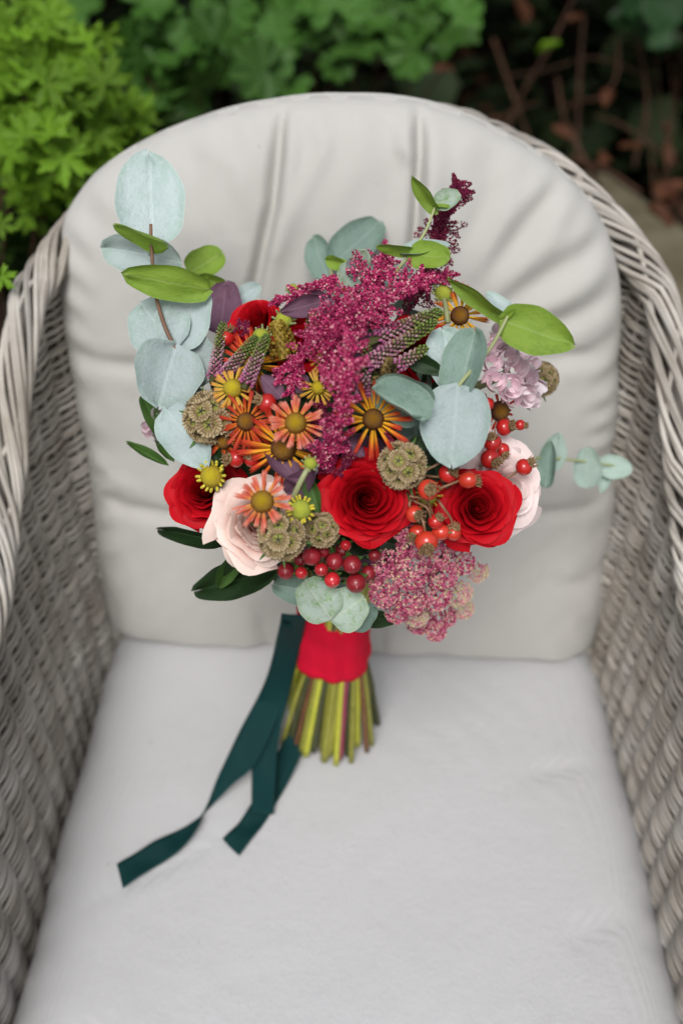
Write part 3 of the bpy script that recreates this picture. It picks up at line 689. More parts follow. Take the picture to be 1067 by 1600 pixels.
def helenium(px, py, disc, rad, pm, dm, lift=0.0, tilt=(0, 0), k=0.75, n=19, roll=0.0, seed=0, droop=0.1, label=None, gap=None, hgt=0.92, name='helenium'):
    """disc and rad: pixel radii. gap: (from, to) angles in degrees without rays"""
    p, nn, mp = at(px, py, lift); f = face_dir(p, nn, tilt, k); r = np.random.RandomState(seed)
    key = (dm.name, hgt)
    if key not in _dome: _dome[key] = dome_mesh(dm, hgt)
    s = disc * mp; M_ = frame(p, f, UP, roll) @ Matrix.Scale(s, 4)
    part = link(name, _dome[key], M_, bq, label)
    if pm.name not in RAYS: RAYS[pm.name] = [ray_mesh(pm, 31 * len(RAYS) + q) for q in range(5)]
    Lr = rad / disc
    n += 7
    for i in range(n):
        a = 2 * math.pi * i / n + r.uniform(-0.13, 0.13); deg = math.degrees(a) % 360
        if gap and gap[0] < deg < gap[1]: continue
        l = Lr * r.uniform(0.78, 1.10); tl = -(droop + (0.14 if i % 2 else -0.10) + r.uniform(-0.22, 0.2))
        c = child('ray_petal', random.choice(RAYS[pm.name]), Matrix.Rotation(a, 4, 'Z') @ Matrix.Translation((0, 0.25, 0.02 + r.uniform(-0.05, 0.05))) @ Matrix.Rotation(tl, 4, 'X') @ Matrix.Rotation(r.uniform(-0.35, 0.35), 4, 'Y') @
                  Matrix.Diagonal((Lr * 1.05 * r.uniform(0.85, 1.15) * min(1.0, 1.9 / Lr + 0.12), l, l, 1)), part)
    return part
def curl_ray(m):
    p = spline([(0, 0.75, -0.1), (0, 1.15, 0.05), (0, 1.35, 0.28), (0, 1.22, 0.42)], 8); v, f = tube(p, np.array([0.13, 0.14, 0.15, 0.15, 0.14, 0.12, 0.1, 0.06]), 6); return mesh('curled_ray', v, f, m)
CURL = curl_ray(BUDPET); CURL_G = curl_ray(STEM_GR)
def bud(px, py, rad, dm=None, lift=0.0, tilt=(0, 0), n=16, cm=None, stem=None, seed=0, label=None):
    p, nn, mp = at(px, py, lift); f = face_dir(p, nn, tilt, 0.7); r = np.random.RandomState(seed + 50); dm = dm or DISC_YE
    key = (dm.name, 0.85)
    if key not in _dome: _dome[key] = dome_mesh(dm, 0.85)
    part = link('helenium_bud', _dome[key], frame(p, f) @ Matrix.Scale(rad * mp * 0.8, 4), bq, label)
    for i in range(n):
        child('curled_ray', cm or CURL, Matrix.Rotation(2 * math.pi * i / n + r.uniform(-.15, .15), 4, 'Z') @ Matrix.Rotation(r.uniform(-0.35, 0.25), 4, 'X'), part)
    if stem:
        q = [p - f * rad * mp * 0.1] + [P(x, y, dd(x, y) - l) for x, y, l in stem]; stem_part(bq, q, (0.0016, 0.002), STEM_GR, 'flower_stem', 12)
    return part

# --- scabious seed pods
def cup_mesh(seed):
    r = np.random.RandomState(seed); V, UVs, F, I = [], [], [], []; na = 30
    prof = [(0.16, 0.05), (0.40, 0.02), (0.55, 0.10), (0.80, 0.24), (1.0, 0.34)]
    for k_, (rr_, z) in enumerate(prof):
        for j in range(na):
            a = j * 2 * math.pi / na; q = 1 + (0.06 if j % 2 else -0.04) * (k_ >= 3) + 0.03 * r.randn() * (k_ == 4)
            V.append((rr_ * q * math.cos(a), rr_ * q * math.sin(a), z + (0.05 if j % 2 else -0.05) * (k_ >= 2))); UVs.append((j / na, rr_))
    F = grid_faces(len(prof), na, True); I = [0] * len(F)
    b = len(V); V.append((0, 0, 0.10)); UVs.append((0, 0)); F += [(j, (j + 1) % na, b) for j in range(na)]; I += [1] * na
    for q in range(5):      # dark star of awns
        a = q * 2 * math.pi / 5 + 0.3; d = np.array([math.cos(a), math.sin(a), 0]); e = np.array([-d[1], d[0], 0]); b = len(V)
        for pnt in (e * 0.07 + (0, 0, 0.16), -e * 0.07 + np.array((0, 0, 0.16)), d * 0.48 + np.array((0, 0, 0.24)), d * 0.25 + np.array((0, 0, 0.28))): V.append(tuple(np.asarray(pnt, float))); UVs.append((0, 0))
        F += [(b, b + 1, b + 2), (b, b + 2, b + 3), (b + 1, b + 3, b + 2)]; I += [2] * 3
    me = mesh('papery_cup', V, F, [POD_PAPER, POD_GREEN, POD_STAR], I, smooth=False); setuv(me, UVs); return me
CUPS = [cup_mesh(q) for q in range(3)]
POD_CORE = simple('pod core', [(0.10, 0.09, 0.03), (0.16, 0.13, 0.05)], 0.8)
_ic2 = ico(2); _ic1 = ico(1)
CORE_ME = mesh('pod_core', _ic2[0] * 0.72, _ic2[1], POD_CORE)
def pod(px, py, dia, lift=0.0, tilt=(0, 0), n=26, seed=0, label=None, squash=0.85):
    n = 27; p, nn, mp = at(px, py, lift); f = face_dir(p, nn, tilt); Rr = dia * 0.5 * mp; r = np.random.RandomState(seed)
    part = link('scabious_pod', CORE_ME, frame(p, f, UP, r.uniform(0, 6)) @ Matrix.Diagonal((Rr, Rr, Rr * squash, 1)), bq, label)
    for i in range(n):
        z = 1 - 2 * (i + 0.5) / n; a = i * 2.39996; d = np.array([math.sqrt(1 - z * z) * math.cos(a), math.sqrt(1 - z * z) * math.sin(a), z])
        d = nrm(d + r.normal(size=3) * 0.05); s = 0.43 * r.uniform(0.94, 1.08)
        child('papery_cup', CUPS[i % 3], frame(d * 0.72, d, (0.3, 0.9, 0.1), r.uniform(0, 6)) @ Matrix.Diagonal((s, s, s * 1.0, 1)), part)
    for i in range(6):
        a = i * 1.05 + r.uniform(-.2, .2); child('bract', get_leaf(LEAF_MD, LANCE, 0.05, 0.02, 0.2), Matrix.Rotation(a, 4, 'Z') @ Matrix.Translation((0, 0.7, -0.55)) @ Matrix.Diagonal((0.14, 0.6, 0.4, 1)), part)
    return part

# --- hips and berries
_v, _f = lathe([(0.0, -0.86), (0.35, -0.82), (0.72, -0.60), (0.95, -0.2), (0.98, 0.15), (0.82, 0.52), (0.55, 0.78), (0.34, 0.86), (0.30, 0.80), (0.0, 0.78)], 22)
HIP_ME = {m.name: mesh('rose_hip', _v * (1 + 0.015 * vnoise(_v, 4, 5)[:, None]), _f, m) for m in (HIP, HIP_O)}
def crown_mesh(seed):
    r = np.random.RandomState(seed); mb = MB(); v, f = lathe([(0.0, 0.7), (0.33, 0.72), (0.42, 0.90), (0.38, 1.02), (0.0, 0.95)], 12); v = v + 0.03 * r.normal(size=v.shape); mb.add(v, f)
    for i in range(26):
        a = r.uniform(0, 6.28); q = r.uniform(0.05, 0.42); b = np.array([q * math.cos(a), q * math.sin(a), 0.92]); t = b * 1.25 + np.array([0, 0, 0.25 + r.uniform(0, 0.15)]) + r.normal(size=3) * 0.06
        v, f = tube(spline([b, (b + t) / 2, t], 4), np.array([0.06, 0.055, 0.05, 0.02]), 4); mb.add(v, f)
    return mb.mesh('crown', CROWN)
CROWNS = [crown_mesh(q) for q in range(3)]
def hip(px, py, rad, face=(0, 0), lift=0.0, m=None, k=0.6, stem=None, sx=1.0, label=None):
    """face: image direction (right, up) in which the dry crown points; k: how far it points to the viewer"""
    m = m or HIP; p, nn, mp = at(px, py, lift); tc = nrm(CAM - p); f = nrm(tc * k + RT * face[0] + UP * face[1]); s = rad * mp
    part = link('rose_hip', HIP_ME[m.name], frame(p, f, UP, random.uniform(0, 6)) @ Matrix.Diagonal((s, s, s * sx, 1)), bq, label)
    child('crown', random.choice(CROWNS), Matrix.Rotation(random.uniform(0, 6), 4, 'Z') @ Matrix.Diagonal((1.45, 1.45, 0.98 / sx, 1)), part)
    q = p - f * s * 0.85
    if stem: stem_part(bq, [q] + [P(x, y, dd(x, y) - l) for x, y, l in stem], 0.0008, STEM_BR, 'hip_stem', 12, sides=5)
    return part
_v, _f = lathe([(0.0, -0.98), (0.4, -0.92), (0.76, -0.66), (0.97, -0.2), (0.98, 0.2), (0.78, 0.64), (0.42, 0.92), (0.10, 1.0), (0.06, 1.08), (0.0, 1.12)], 22)
BERRY_ME = {m.name: mesh('berry', _v, _f, m) for m in (BERRY, BERRY_R)}
def berry(px, py, rad, lift=0.0, m=None, tilt=(0, 0)):
    m = m or BERRY; p, nn, mp = at(px, py, lift); s = rad * mp; f = face_dir(p, nn, tilt, 0.5); M_ = frame(p, f) @ Matrix.Scale(s, 4)
    o = link('berry', BERRY_ME[m.name], M_, bq)
    for i in range(4): child('sepal', get_leaf(LEAF_MD, LANCE, 0.1, 0.02, 0.4), Matrix.Rotation(i * 1.57 + 0.4, 4, 'Z') @ Matrix.Translation((0, 0.2, -1.0)) @ Matrix.Diagonal((0.7, 1.1, 0.9, 1)), o)
    return o

# --- plumes, spikes, sedum: countless florets, one part each
_o1 = (np.array([(1, 0, 0), (-1, 0, 0), (0, 1, 0), (0, -1, 0), (0, 0, 1), (0, 0, -1)], float), [(0, 2, 4), (2, 1, 4), (1, 3, 4), (3, 0, 4), (2, 0, 5), (1, 2, 5), (3, 1, 5), (0, 3, 5)])
def blob(mb, c, s, d=None, el=1.6, r=np.random):
    v = _ic1[0] if False else _IC0[0]; f = _IC0[1]
    q = v * s * (1 + 0.18 * r.normal(size=(len(v), 1)))
    if d is not None:
        al = v @ d; q = q + np.outer(al, d) * s * (el - 1)
    mb.add(q + c, f)
import bmesh as _bm
_b = _bm.new(); _bm.ops.create_icosphere(_b, subdivisions=1, radius=1); _IC0 = (np.array([x.co[:] for x in _b.verts]), [tuple(x.index for x in q.verts) for q in _b.faces]); _b.free()
def plume(path, wpx, m=None, n_sp=30, per=34, fl=3.0, seed=0, label=None, taper=0.35, name='amaranth_plume'):
    """path: (px, py, lift) tip -> base"""
    m = m or AMA; r = np.random.RandomState(seed); mb = MB()
    pts = spline([P(x, y, dd(x, y) - l) for x, y, l in path], 60); mp = depth_of(pts[0]) / FPX
    o = pts[-1].copy(); tan = np.gradient(pts, axis=0); tan /= np.linalg.norm(tan, axis=1)[:, None]
    v, f = tube(pts - o, np.linspace(0.0006, 0.0012, 60), 5); mb.add(v, f)
    n_sp = int(n_sp * 1.05); fl *= 0.88; per = int(per * 2.6)
    for i in range(n_sp):
        t = (i + r.uniform(0, 1)) / n_sp; k = int(t * 59); c = pts[k] - o; ax = tan[k]
        d = nrm(np.cross(ax, r.normal(size=3))); d = nrm(d - ax * r.uniform(0.35, 1.1) + nrm(CAM - pts[k]) * 0.25)
        L = 0.5 * wpx * mp * (taper + (1 - taper) * math.sin(min(1, t * 1.5 + 0.08) * math.pi / 2)) * r.uniform(0.7, 1.75); th_ = max(L * 0.19, fl * mp)
        for j in range(per):
            q = r.uniform(0, 1) ** 0.85; e = nrm(np.cross(d, r.normal(size=3))); side_ = 1 - 0.7 * q ** 2
            blob(mb, c + d * L * q + e * th_ * side_ * r.uniform(0.75, 1.05), fl * mp * 0.5 * r.uniform(0.6, 1.35) * (1 - 0.3 * q), nrm(d * 0.7 + e), 1.45, r)
    for j in range(n_sp * 16):      # florets on the main axis
        k = r.randint(60); w_ = 0.16 * wpx * mp * (taper + (1 - taper) * math.sin(min(1, k / 59 * 1.5 + 0.08) * math.pi / 2)); e = nrm(np.cross(tan[k], r.normal(size=3)))
        blob(mb, pts[k] - o + e * w_ * r.uniform(0.6, 1.1), fl * mp * 0.5 * r.uniform(0.6, 1.3), nrm(e - tan[k] * 0.5), 1.4, r)
    for j in range(int(per * 0.5)):
        blob(mb, pts[0] - o + r.normal(size=3) * fl * mp * 1.0 - tan[0] * -abs(r.normal()) * fl * mp * 2, fl * mp * 0.5 * r.uniform(0.7, 1.2), None, 1, r)
    part = link(name, mb.mesh(name, m, smooth=False), Matrix.Translation(Vector(o)), bq, label); part['kind'] = 'stuff'; return part
def spike(tip, base, wpx, m=None, n=190, seed=0, fl=2.0, name='veronica_spike', label=None, bend=0.0, prof=None):
    """tip, base: (px, py, lift); object z runs 0 (base) to 1 (tip)"""
    m = m or VERO; r = np.random.RandomState(seed)
    pt, pb = (P(x, y, dd(x, y) - l) for x, y, l in (tip, base)); ax = pt - pb; L = np.linalg.norm(ax); mp = depth_of(pb) / FPX
    M_ = frame(pb, ax / L, UP) @ Matrix.Scale(L, 4); mb = MB(); W = 0.5 * wpx * mp / L; s = fl * mp / L * 0.92; n = int(n * 0.85)
    prof = prof or (lambda t: (0.9 - 0.25 * t) * (1 if t < 0.8 else math.sqrt(max(0, 1 - ((t - 0.8) / 0.21) ** 2)) + 0.02))
    v, f = tube([(0, 0, -0.1), (0, 0, 0.5), (0, 0, 0.97)], W * 0.5, 6); mb.add(v, f, 1)
    for i in range(n):
        t = i / n; a = i * 2.39996; d = np.array([math.cos(a), math.sin(a), 0.0]); c = d * W * prof(t) + np.array([bend * t * t, 0, t])
        blob(mb, c, s * (1.15 - 0.55 * t) * r.uniform(0.8, 1.2), nrm(d + np.array([0, 0, 0.5])), 1.25, r)
    part = link(name, mb.mesh(name, [m, VCORE if m is VERO else m], smooth=False), M_, bq, label); part['kind'] = 'stuff'; return part
def sedum(heads, label):
    part = None
    cen = None
    for hi, (px, py, rad, lift, pale) in enumerate(heads):
        p, nn, mp = at(px, py, lift); r = np.random.RandomState(900 + hi); f = face_dir(p, nn, (0, 0), 0.55); mb = MB(); Rr = rad * mp * 0.86
        fr = np.array(frame(p, f).to_3x3())
        for i in range(int(10 + rad * rad * 0.30)):
            q = math.sqrt(r.uniform(0, 1)); a = r.uniform(0, 6.28)
            c = np.array([q * math.cos(a), q * math.sin(a), 0.85 * math.sqrt(1 - q * q) + 0.07 * r.normal()]) * Rr; c = fr @ c
            d = nrm(fr @ np.array([q * math.cos(a) * 0.8, q * math.sin(a) * 0.8, 0.9]) + r.normal(size=3) * 0.35)
            s = mp * r.uniform(1.5, 2.4)
            e = nrm(np.cross(d, r.normal(size=3))); g = np.cross(d, e)
            V = [c + d * s * 0.4]; F = []
            for k in range(10):      # a five pointed star floret
                an = k * math.pi / 5; rr_ = s * (1.5 if k % 2 == 0 else 0.55); V.append(c + (e * math.cos(an) + g * math.sin(an)) * rr_ + d * s * (1.0 if k % 2 == 0 else 0.3))
            for k in range(10): F.append((0, 1 + k, 1 + (k + 1) % 10))
            V.append(c - d * s * 1.6); F += [(11, 1 + (k + 1) % 10, 1 + k) for k in range(10)]
            mb.add(np.array(V), F)
        st = spline([-f * Rr * 1.6, -f * Rr * 0.6, f * 0.2 * Rr], 6); mb.add(*tube(st, Rr * 0.10, 5))
        o = link('sedum_head', mb.mesh('sedum_head', SED_P if pale else SED, smooth=False), Matrix.Translation(Vector(p)), bq, label if hi == 0 else None); o['kind'] = 'stuff'

# ================= bouquet content =================
# eucalyptus, tall sprig at the upper edge
d0 = 0.672
E1 = sprig([(236, 350, d0 - .012), (237, 385, d0 - .01), (243, 455, d0 - .005), (256, 505, d0), (274, 545, d0), (302, 612, d0 + .01), (350, 690, d0 + .03), (420, 760, 0.74)], (0.0011, 0.0019), STEM_BR, 'tall eucalyptus sprig with large round blue grey leaves')
leaf(E1, (238, 380), (232, 246), 110, EU_PALE, d0 + .012, d0 + .018, 0, EGG, 0.11)
leaf(E1, (262, 384), (183, 344), 52, EU_GREEN, d0 - .012, d0 - .022, 62, OVATE)
leaf(E1, (244, 400), (166, 384), 62, EU_PALE, d0 + .01, d0 + .016, 25, WIDE)
leaf(E1, (236, 400), (285, 408), 62, EU_PALE, d0 + .01, d0 + .006, -20, ROUND)
leaf(E1, (326, 452), (196, 424), 56, EU_GREEN, d0 - .004, d0 - .02, 20, WIDE, 0.08)
leaf(E1, (272, 545), (222, 480), 96, EU_PALE, d0 + .004, d0 + .012, -8, WIDE, 0.11)
leaf(E1, (270, 540), (312, 452), 84, EU_PALE, d0 + .006, d0 + .010, 12, WIDE, 0.11)
leaf(E1, (274, 540), (246, 636), 108, EU_PALE, d0 - .002, d0 - .008, 6, WIDE, 0.11)
leaf(E1, (276, 545), (332, 590), 84, EU_PALE, d0 + .006, d0 + .012, 8, WIDE)
leaf(E1, (262, 640), (330, 730), 80, EU_PALE, dd(290, 690) - .002, dd(330, 730) - .008, -14, OVATE, 0.11)
leaf(E1, (322, 615), (285, 640), 60, EU_PALE, d0 + .015, d0 + .02, 10, ROUND)
leaf(E1, (296, 426), (346, 398), 52, EU_GREEN, 0.735, 0.745, 20, WIDE)
leaf(E1, (350, 446), (308, 432), 34, EU_GREEN, 0.74, 0.735, 30, WIDE)
leaf(E1, (372, 470), (405, 448), 30, EU_PALE, 0.74, 0.745, 20, ROUND)
leaf(bq, (345, 520), (356, 446), 62, LEAF_PU, 0.725, 0.735, 20, WIDE, name='plum_leaf')
# dark pair behind the top
E2 = sprig([(515, 405, 0.80), (520, 440, 0.79), (535, 500, 0.77)], 0.0014, STEM_GR, 'pair of dull grey green eucalyptus leaves behind the plumes')
leaf(E2, (520, 412), (590, 352), 62, EU_GREY, 0.80, 0.815, 10, WIDE); leaf(E2, (512, 432), (492, 374), 48, EU_GREY, 0.80, 0.81, 20, WIDE); leaf(E2, (520, 410), (545, 420), 20, EU_GREEN, 0.79, 0.78, 30)
# little rosette
E3 = sprig([(553, 425, 0.645), (557, 460, 0.655), (560, 520, 0.68)], 0.0011, STEM_GR, 'small round eucalyptus tip with a pale bud')
leaf(E3, (552, 432), (572, 392), 38, EU_MIX, 0.645, 0.638, 10, WIDE, 0.12); leaf(E3, (556, 418), (536, 448), 44, EU_MIX, 0.645, 0.64, -8, WIDE, 0.12)
leaf(E3, (558, 440), (600, 428), 30, EU_PALE, 0.66, 0.66, 20, ROUND); leaf(E3, (580, 450), (640, 425), 42, EU_PALE, 0.68, 0.685, 25, WIDE); leaf(E3, (552, 422), (546, 402), 14, EU_PALE, 0.642, 0.634, 20, OVATE, 0.3); leaf(E3, (552, 428), (558, 436), 12, EU_PALE, 0.642, 0.634, 0, OVATE, 0.3)
leaf(E3, (540, 412), (512, 405), 24, EU_GREEN, 0.70, 0.71, 30, ROUND)
# upper sprig
E4 = sprig([(680, 322, 0.664), (664, 362, 0.655), (640, 398, 0.65), (612, 436, 0.66), (590, 500, 0.69)], (0.0008, 0.0014), STEM_GR, 'slim eucalyptus tip rising in front of the dark plume')
leaf(E4, (684, 330), (648, 274), 30, EU_GREEN, 0.664, 0.655, 42, OVATE); leaf(E4, (680, 320), (719, 306), 34, EU_MIX, 0.664, 0.66, 20, WIDE, 0.2); leaf(E4, (680, 316), (700, 326), 22, EU_GREEN, 0.664, 0.66, 50, WIDE)
leaf(E4, (642, 390), (588, 380), 26, EU_GREEN, 0.65, 0.64, 40, OVATE); leaf(E4, (626, 398), (700, 392), 40, EU_PALE, 0.65, 0.655, 62, WIDE); leaf(E4, (640, 398), (702, 405), 46, EU_GREEN, 0.648, 0.64, 20, WIDE, 0.12)
# right sprig with the big round leaf
E5 = sprig([(797, 486, 0.632), (765, 545, 0.618), (714, 606, 0.606), (690, 660, 0.64), (660, 740, 0.68)], (0.0011, 0.0015), STEM_GR, 'eucalyptus sprig with one large blue grey disc leaf and lime tip')
leaf(E5, (716, 604), (706, 730), 112, EU_PALE, 0.604, 0.592, -4, EGG, 0.10, label='large round blue grey leaf facing the viewer')
leaf(E5, (712, 606), (690, 520), 74, EU_PALE, 0.619, 0.632, -10, WIDE, 0.16); leaf(E5, (716, 614), (744, 520), 72, EU_GREY, 0.608, 0.612, 22, WIDE, 0.18)
leaf(E5, (784, 500), (893, 540), 74, EU_GREEN, 0.632, 0.625, 8, OVATE, 0.08, label='bright lime green leaf at the sprig tip'); leaf(E5, (792, 496), (708, 430), 40, EU_GREEN, 0.634, 0.644, 55, OVATE, 0.1); leaf(E5, (796, 494), (760, 462), 30, EU_PALE, 0.638, 0.65, -40, OVATE)
leaf(E5, (790, 496), (806, 482), 8, EU_GREEN, 0.63, 0.625, 0, LANCE)
leaf(E5, (664, 656), (580, 612), 58, EU_GREY, dd(620, 630) - .018, dd(620, 630) - .024, -34, WIDE, 0.35); leaf(E5, (666, 640), (588, 596), 78, EU_GREY, dd(620, 630) - .004, dd(620, 630) - .010, 12, WIDE, 0.25); leaf(E5, (660, 640), (614, 632), 40, EU_GREY, dd(620, 630) - .014, dd(620, 630) - .018, -20, WIDE, 0.3); leaf(E5, (640, 700), (672, 580), 52, EU_GREY, 0.642, 0.65, 30, OVATE)
leaf(E5, (690, 690), (676, 560), 54, LEAF_DK, 0.645, 0.655, 0, OVATE)
# far right sprig
E6 = sprig([(975, 730, 0.842), (905, 720, 0.82), (838, 716, 0.79), (760, 730, 0.74)], (0.0008, 0.0016), STEM_GR, 'thin mint eucalyptus sprig reaching sideways beyond the blush flower')
leaf(E6, (852, 760), (862, 690), 34, EU_GREY, 0.795, 0.79, 20, OVATE); leaf(E6, (858, 735), (872, 680), 40, EU_FAR, 0.81, 0.815, 0, OVATE); leaf(E6, (918, 760), (917, 700), 44, EU_FAR, 0.828, 0.823, 0, WIDE)
leaf(E6, (936, 728), (985, 734), 38, EU_FAR, 0.84, 0.835, 10, WIDE); leaf(E6, (945, 730), (938, 770), 22, EU_FAR, 0.845, 0.84, 20, OVATE)
# bottom leaves over the wrap
dl = dd(520, 950)
E7 = sprig([(517, 944, dl - .022), (520, 925, dl - .010), (525, 880, dl + .01)], 0.0012, STEM_GR, 'short eucalyptus tip with paired leaves over the red wrap')
leaf(E7, (516, 966), (476, 912), 70, EU_MIX, dl - .032, dl - .022, -14, WIDE, 0.11); leaf(E7, (518, 968), (568, 936), 74, EU_MIX, dl - .03, dl - .026, 14, WIDE, 0.11)
leaf(E7, (505, 930), (432, 912), 48, EU_GREY, dl - .012, dl - .004, 12, WIDE); leaf(E7, (556, 985), (584, 950), 36, EU_GREY, dl - .016, dl - .006, 20, WIDE); leaf(E7, (500, 925), (560, 925), 30, EU_GREY, dl - .005, dl - .005, 40, OVATE)
# dark rose leaves under the edge
for b_, t_, w_, m_ in (((440, 888), (328, 918), 58, LEAF_DK), ((355, 850), (268, 828), 26, LEAF_DK), ((380, 860), (350, 905), 30, LEAF_MD), ((262, 727), (206, 697), 16, LEAF_MD), ((262, 690), (228, 628), 26, LEAF_MD), ((270, 720), (250, 680), 24, LEAF_MD),
                       ((560, 960), (612, 968), 30, LEAF_DK), ((420, 700), (470, 760), 40, LEAF_PU), ((450, 770), (492, 730), 40, LEAF_PU), ((505, 470), (440, 486), 34, LEAF_PU), ((520, 470), (470, 452), 20, LEAF_PU), ((640, 560), (690, 580), 30, LEAF_DK), ((480, 745), (500, 800), 26, LEAF_MD),
                       ((440, 620), (410, 590), 30, LEAF_PU), ((480, 605), (455, 590), 30, LEAF_PU), ((330, 690), (350, 760), 30, LEAF_DK)):
    leaf(bq, b_, t_, w_, m_, dd(*b_) - .001, dd(*t_) - .004, random.uniform(-20, 20), OVATE, name='plum_leaf' if m_ is LEAF_PU else 'leaf')
# filler foliage inside the head, coloured dark so the gaps read as shade
rf = np.random.RandomState(5)
for i in range(190):
    z = rf.uniform(-0.75, 1.0); a = rf.uniform(0, 6.28); d = np.array([math.sqrt(1 - z * z) * math.cos(a), math.sqrt(1 - z * z) * math.sin(a), z])
    if i < 120:
        tc = nrm(CAM - CW); d = nrm(d + tc * 0.9)
    p = CW + d * RAD * rf.uniform(0.60, 0.80); L = rf.uniform(0.03, 0.05)
    y = nrm(np.cross(d, rf.normal(size=3))); z_ = nrm(d + rf.normal(size=3) * 0.4); z_ = nrm(z_ - y * (z_ @ y)); x = np.cross(y, z_)
    m_ = LEAF_DK if rf.rand() < 0.8 else LEAF_PU
    link('filler_leaf', get_leaf(m_, OVATE, 0.1, 0.03, -0.2), mat4(x * L * 0.62, y * L, z_ * L, p - y * L * 0.5), bq)

# roses
rose(574, 780, 138, ROSE_RED, 0.006, (0.10, 0.05), 0.85, 54, 0.85, label='large open red rose in the middle', seed=1, roll=0.4)
rose(318, 766, 108, ROSE_RED, -0.004, (0.16, 0.22), 0.62, 42, 1.0, label='red rose tilted outward beside the blush rose', seed=2, roll=2.0)
rose(746, 794, 116, ROSE_RED, 0.022, (0.0, 0.10), 0.85, 46, 1.0, label='red rose between the rose hips and the blush flower', seed=3, roll=1.1)
rose(406, 816, 136, ROSE_PINK, 0.006, (0.16, 0.14), 0.8, 44, 1.05, name='blush_rose', label='blush pink rose under a coral helenium', seed=4, roll=0.2)
rose(400, 498, 84, ROSE_RED, -0.022, (-0.1, 0.4), 0.7, 18, 1.0, label='red rose half hidden by plum leaves', seed=5)
rose(470, 532, 84, ROSE_RED, -0.020, (0, 0.1), 0.7, 18, 1.0, label='red rose behind the magenta plume', seed=6)
rose(655, 548, 110, ROSE_RED, -0.026, (0.2, 0.15), 0.7, 20, 1.0, label='red rose behind the veronica spikes', seed=7)
rose(742, 728, 90, BLUSH, -0.035, (0.2, 0.0), 0.6, 14, 1.2, name='blush_flower', label='blush petals showing under the large round leaf', seed=8)
rose(784, 764, 142, BLUSH, 0.000, (0.22, 0.0), 0.75, 26, 1.5, name='blush_flower', label='pale ruffled blush flower seen from its side', seed=9)
# lilac cluster: buds of a few wrapped petals
def bud_mesh(seed, np_=6):
    r = np.random.RandomState(seed); mb = MB(); UVs = []
    for i in range(np_):
        f_ = (i + 1) / np_; a0 = i * 2.39996; V = []
        for b in range(9):
            t = b / 8
            for a in range(9):
                u = -1 + 2 * a / 8; th_ = a0 + u * 1.0 * (0.4 + 0.6 * math.sin(min(1, t + 0.15) * math.pi * 0.62))
                rad = (0.35 + 0.50 * f_) * math.sin(math.pi * (0.10 + 0.66 * t) ** 0.9) * (1 + 0.1 * u) + 0.42 * f_ * (max(0, t - 0.55) / 0.45) ** 1.5
                V.append((rad * math.cos(th_), rad * math.sin(th_), -0.8 + 1.75 * t * (1 - 0.16 * u * u) - 0.45 * f_ * t)); UVs.append((u * 0.5 + 0.5, t))
        mb.add(V, grid_faces(9, 9))
    me = mb.mesh('floret', LILAC); setuv(me, UVs); return me
BUDS = [bud_mesh(q) for q in range(4)]
def lilac(cx, cy, pts, label):
    p0, n0, mp = at(cx, cy, 0.0); st = tube(spline([p0 * 0, -n0 * 0.02, -n0 * 0.05], 6), 0.003, 6)
    part = link('stock_flower', mesh('stock_stem', st[0], st[1], STEM_GR), Matrix.Translation(Vector(p0)), bq, label)
    for i, (x, y, rad, lf) in enumerate(pts):
        p, nn, mp = at(x, y, lf); p = p + nrm(CAM - p) * 0.016; f = nrm(nrm(p - (p0 - n0 * 0.025)) * 0.7 + nrm(CAM - p) * 0.8 + np.random.normal(size=3) * 0.2); rad *= 1.25; s = rad * mp
        o = link('floret', BUDS[i % 4], frame(p, f, UP, i * 1.3) @ Matrix.Diagonal((s, s, s * 1.05, 1)), part)
lilac(795, 582, [(772, 540, 17, -.004), (795, 530, 15, -.012), (790, 558, 18, .002), (815, 552, 15, -.012), (768, 568, 17, .002), (803, 575, 18, .004), (828, 570, 15, -.012), (773, 597, 17, .006), (798, 603, 19, .010), (822, 592, 17, -.002), (838, 605, 15, -.012), (818, 617, 17, .0), (800, 625, 13, .002), (830, 625, 13, -.008), (760, 545, 15, -.004), (779, 521, 14, -.012)], 'cluster of lilac pink double florets')
lilac(240, 676, [(238, 672, 13, .002), (250, 682, 11, 0), (232, 668, 9, .004), (252, 646, 12, -.006)], 'pale pink bud at the outer edge under the eucalyptus')

# helenium
helenium(583, 655, 17, 52, HEL_OR, DISC_BR, 0.010, (-0.05, 0.05), 0.8, 21, seed=1, label='orange helenium with brown disc above the middle red rose')
helenium(443, 700, 20, 62, HEL_OR, DISC_BR, 0.004, (0.0, -0.30), 0.8, 22, seed=2, label='large orange helenium fanning over the blush rose')
helenium(462, 661, 17, 38, HEL_CO, DISC_OC, 0.020, (0.05, 0.15), 0.8, 20, seed=3, label='coral helenium overlapping the larger orange one')
helenium(385, 659, 15, 44, HEL_RD, DISC_BR, 0.006, (-0.1, 0.1), 0.8, 20, seed=4, label='russet helenium beside the big scabious pod')
helenium(410, 784, 18, 40, HEL_CO, DISC_OC, 0.046, (0.05, 0.25), 0.8, 19, seed=5, label='coral helenium standing in front of the blush rose')
helenium(364, 607, 15, 28, HEL_YE, DISC_YE, 0.012, (-0.05, 0.2), 0.8, 18, seed=6, label='small yellow helenium above the big scabious pod')
helenium(718, 493, 15, 42, HEL_YO, DISC_BR, -0.002, (0.1, -0.2), 0.8, 20, seed=7, label='yellow orange helenium below the lime bud')
helenium(396, 570, 15, 48, HEL_OR, DISC_OC, -0.006, (0.25, -0.35), 0.6, 18, seed=8, label='orange helenium tucked among the veronica spikes')
helenium(780, 642, 16, 26, HEL_RD, DISC_BR, -0.012, (0.2, -0.2), 0.6, 14, seed=9, label='dark helenium under the lilac cluster')
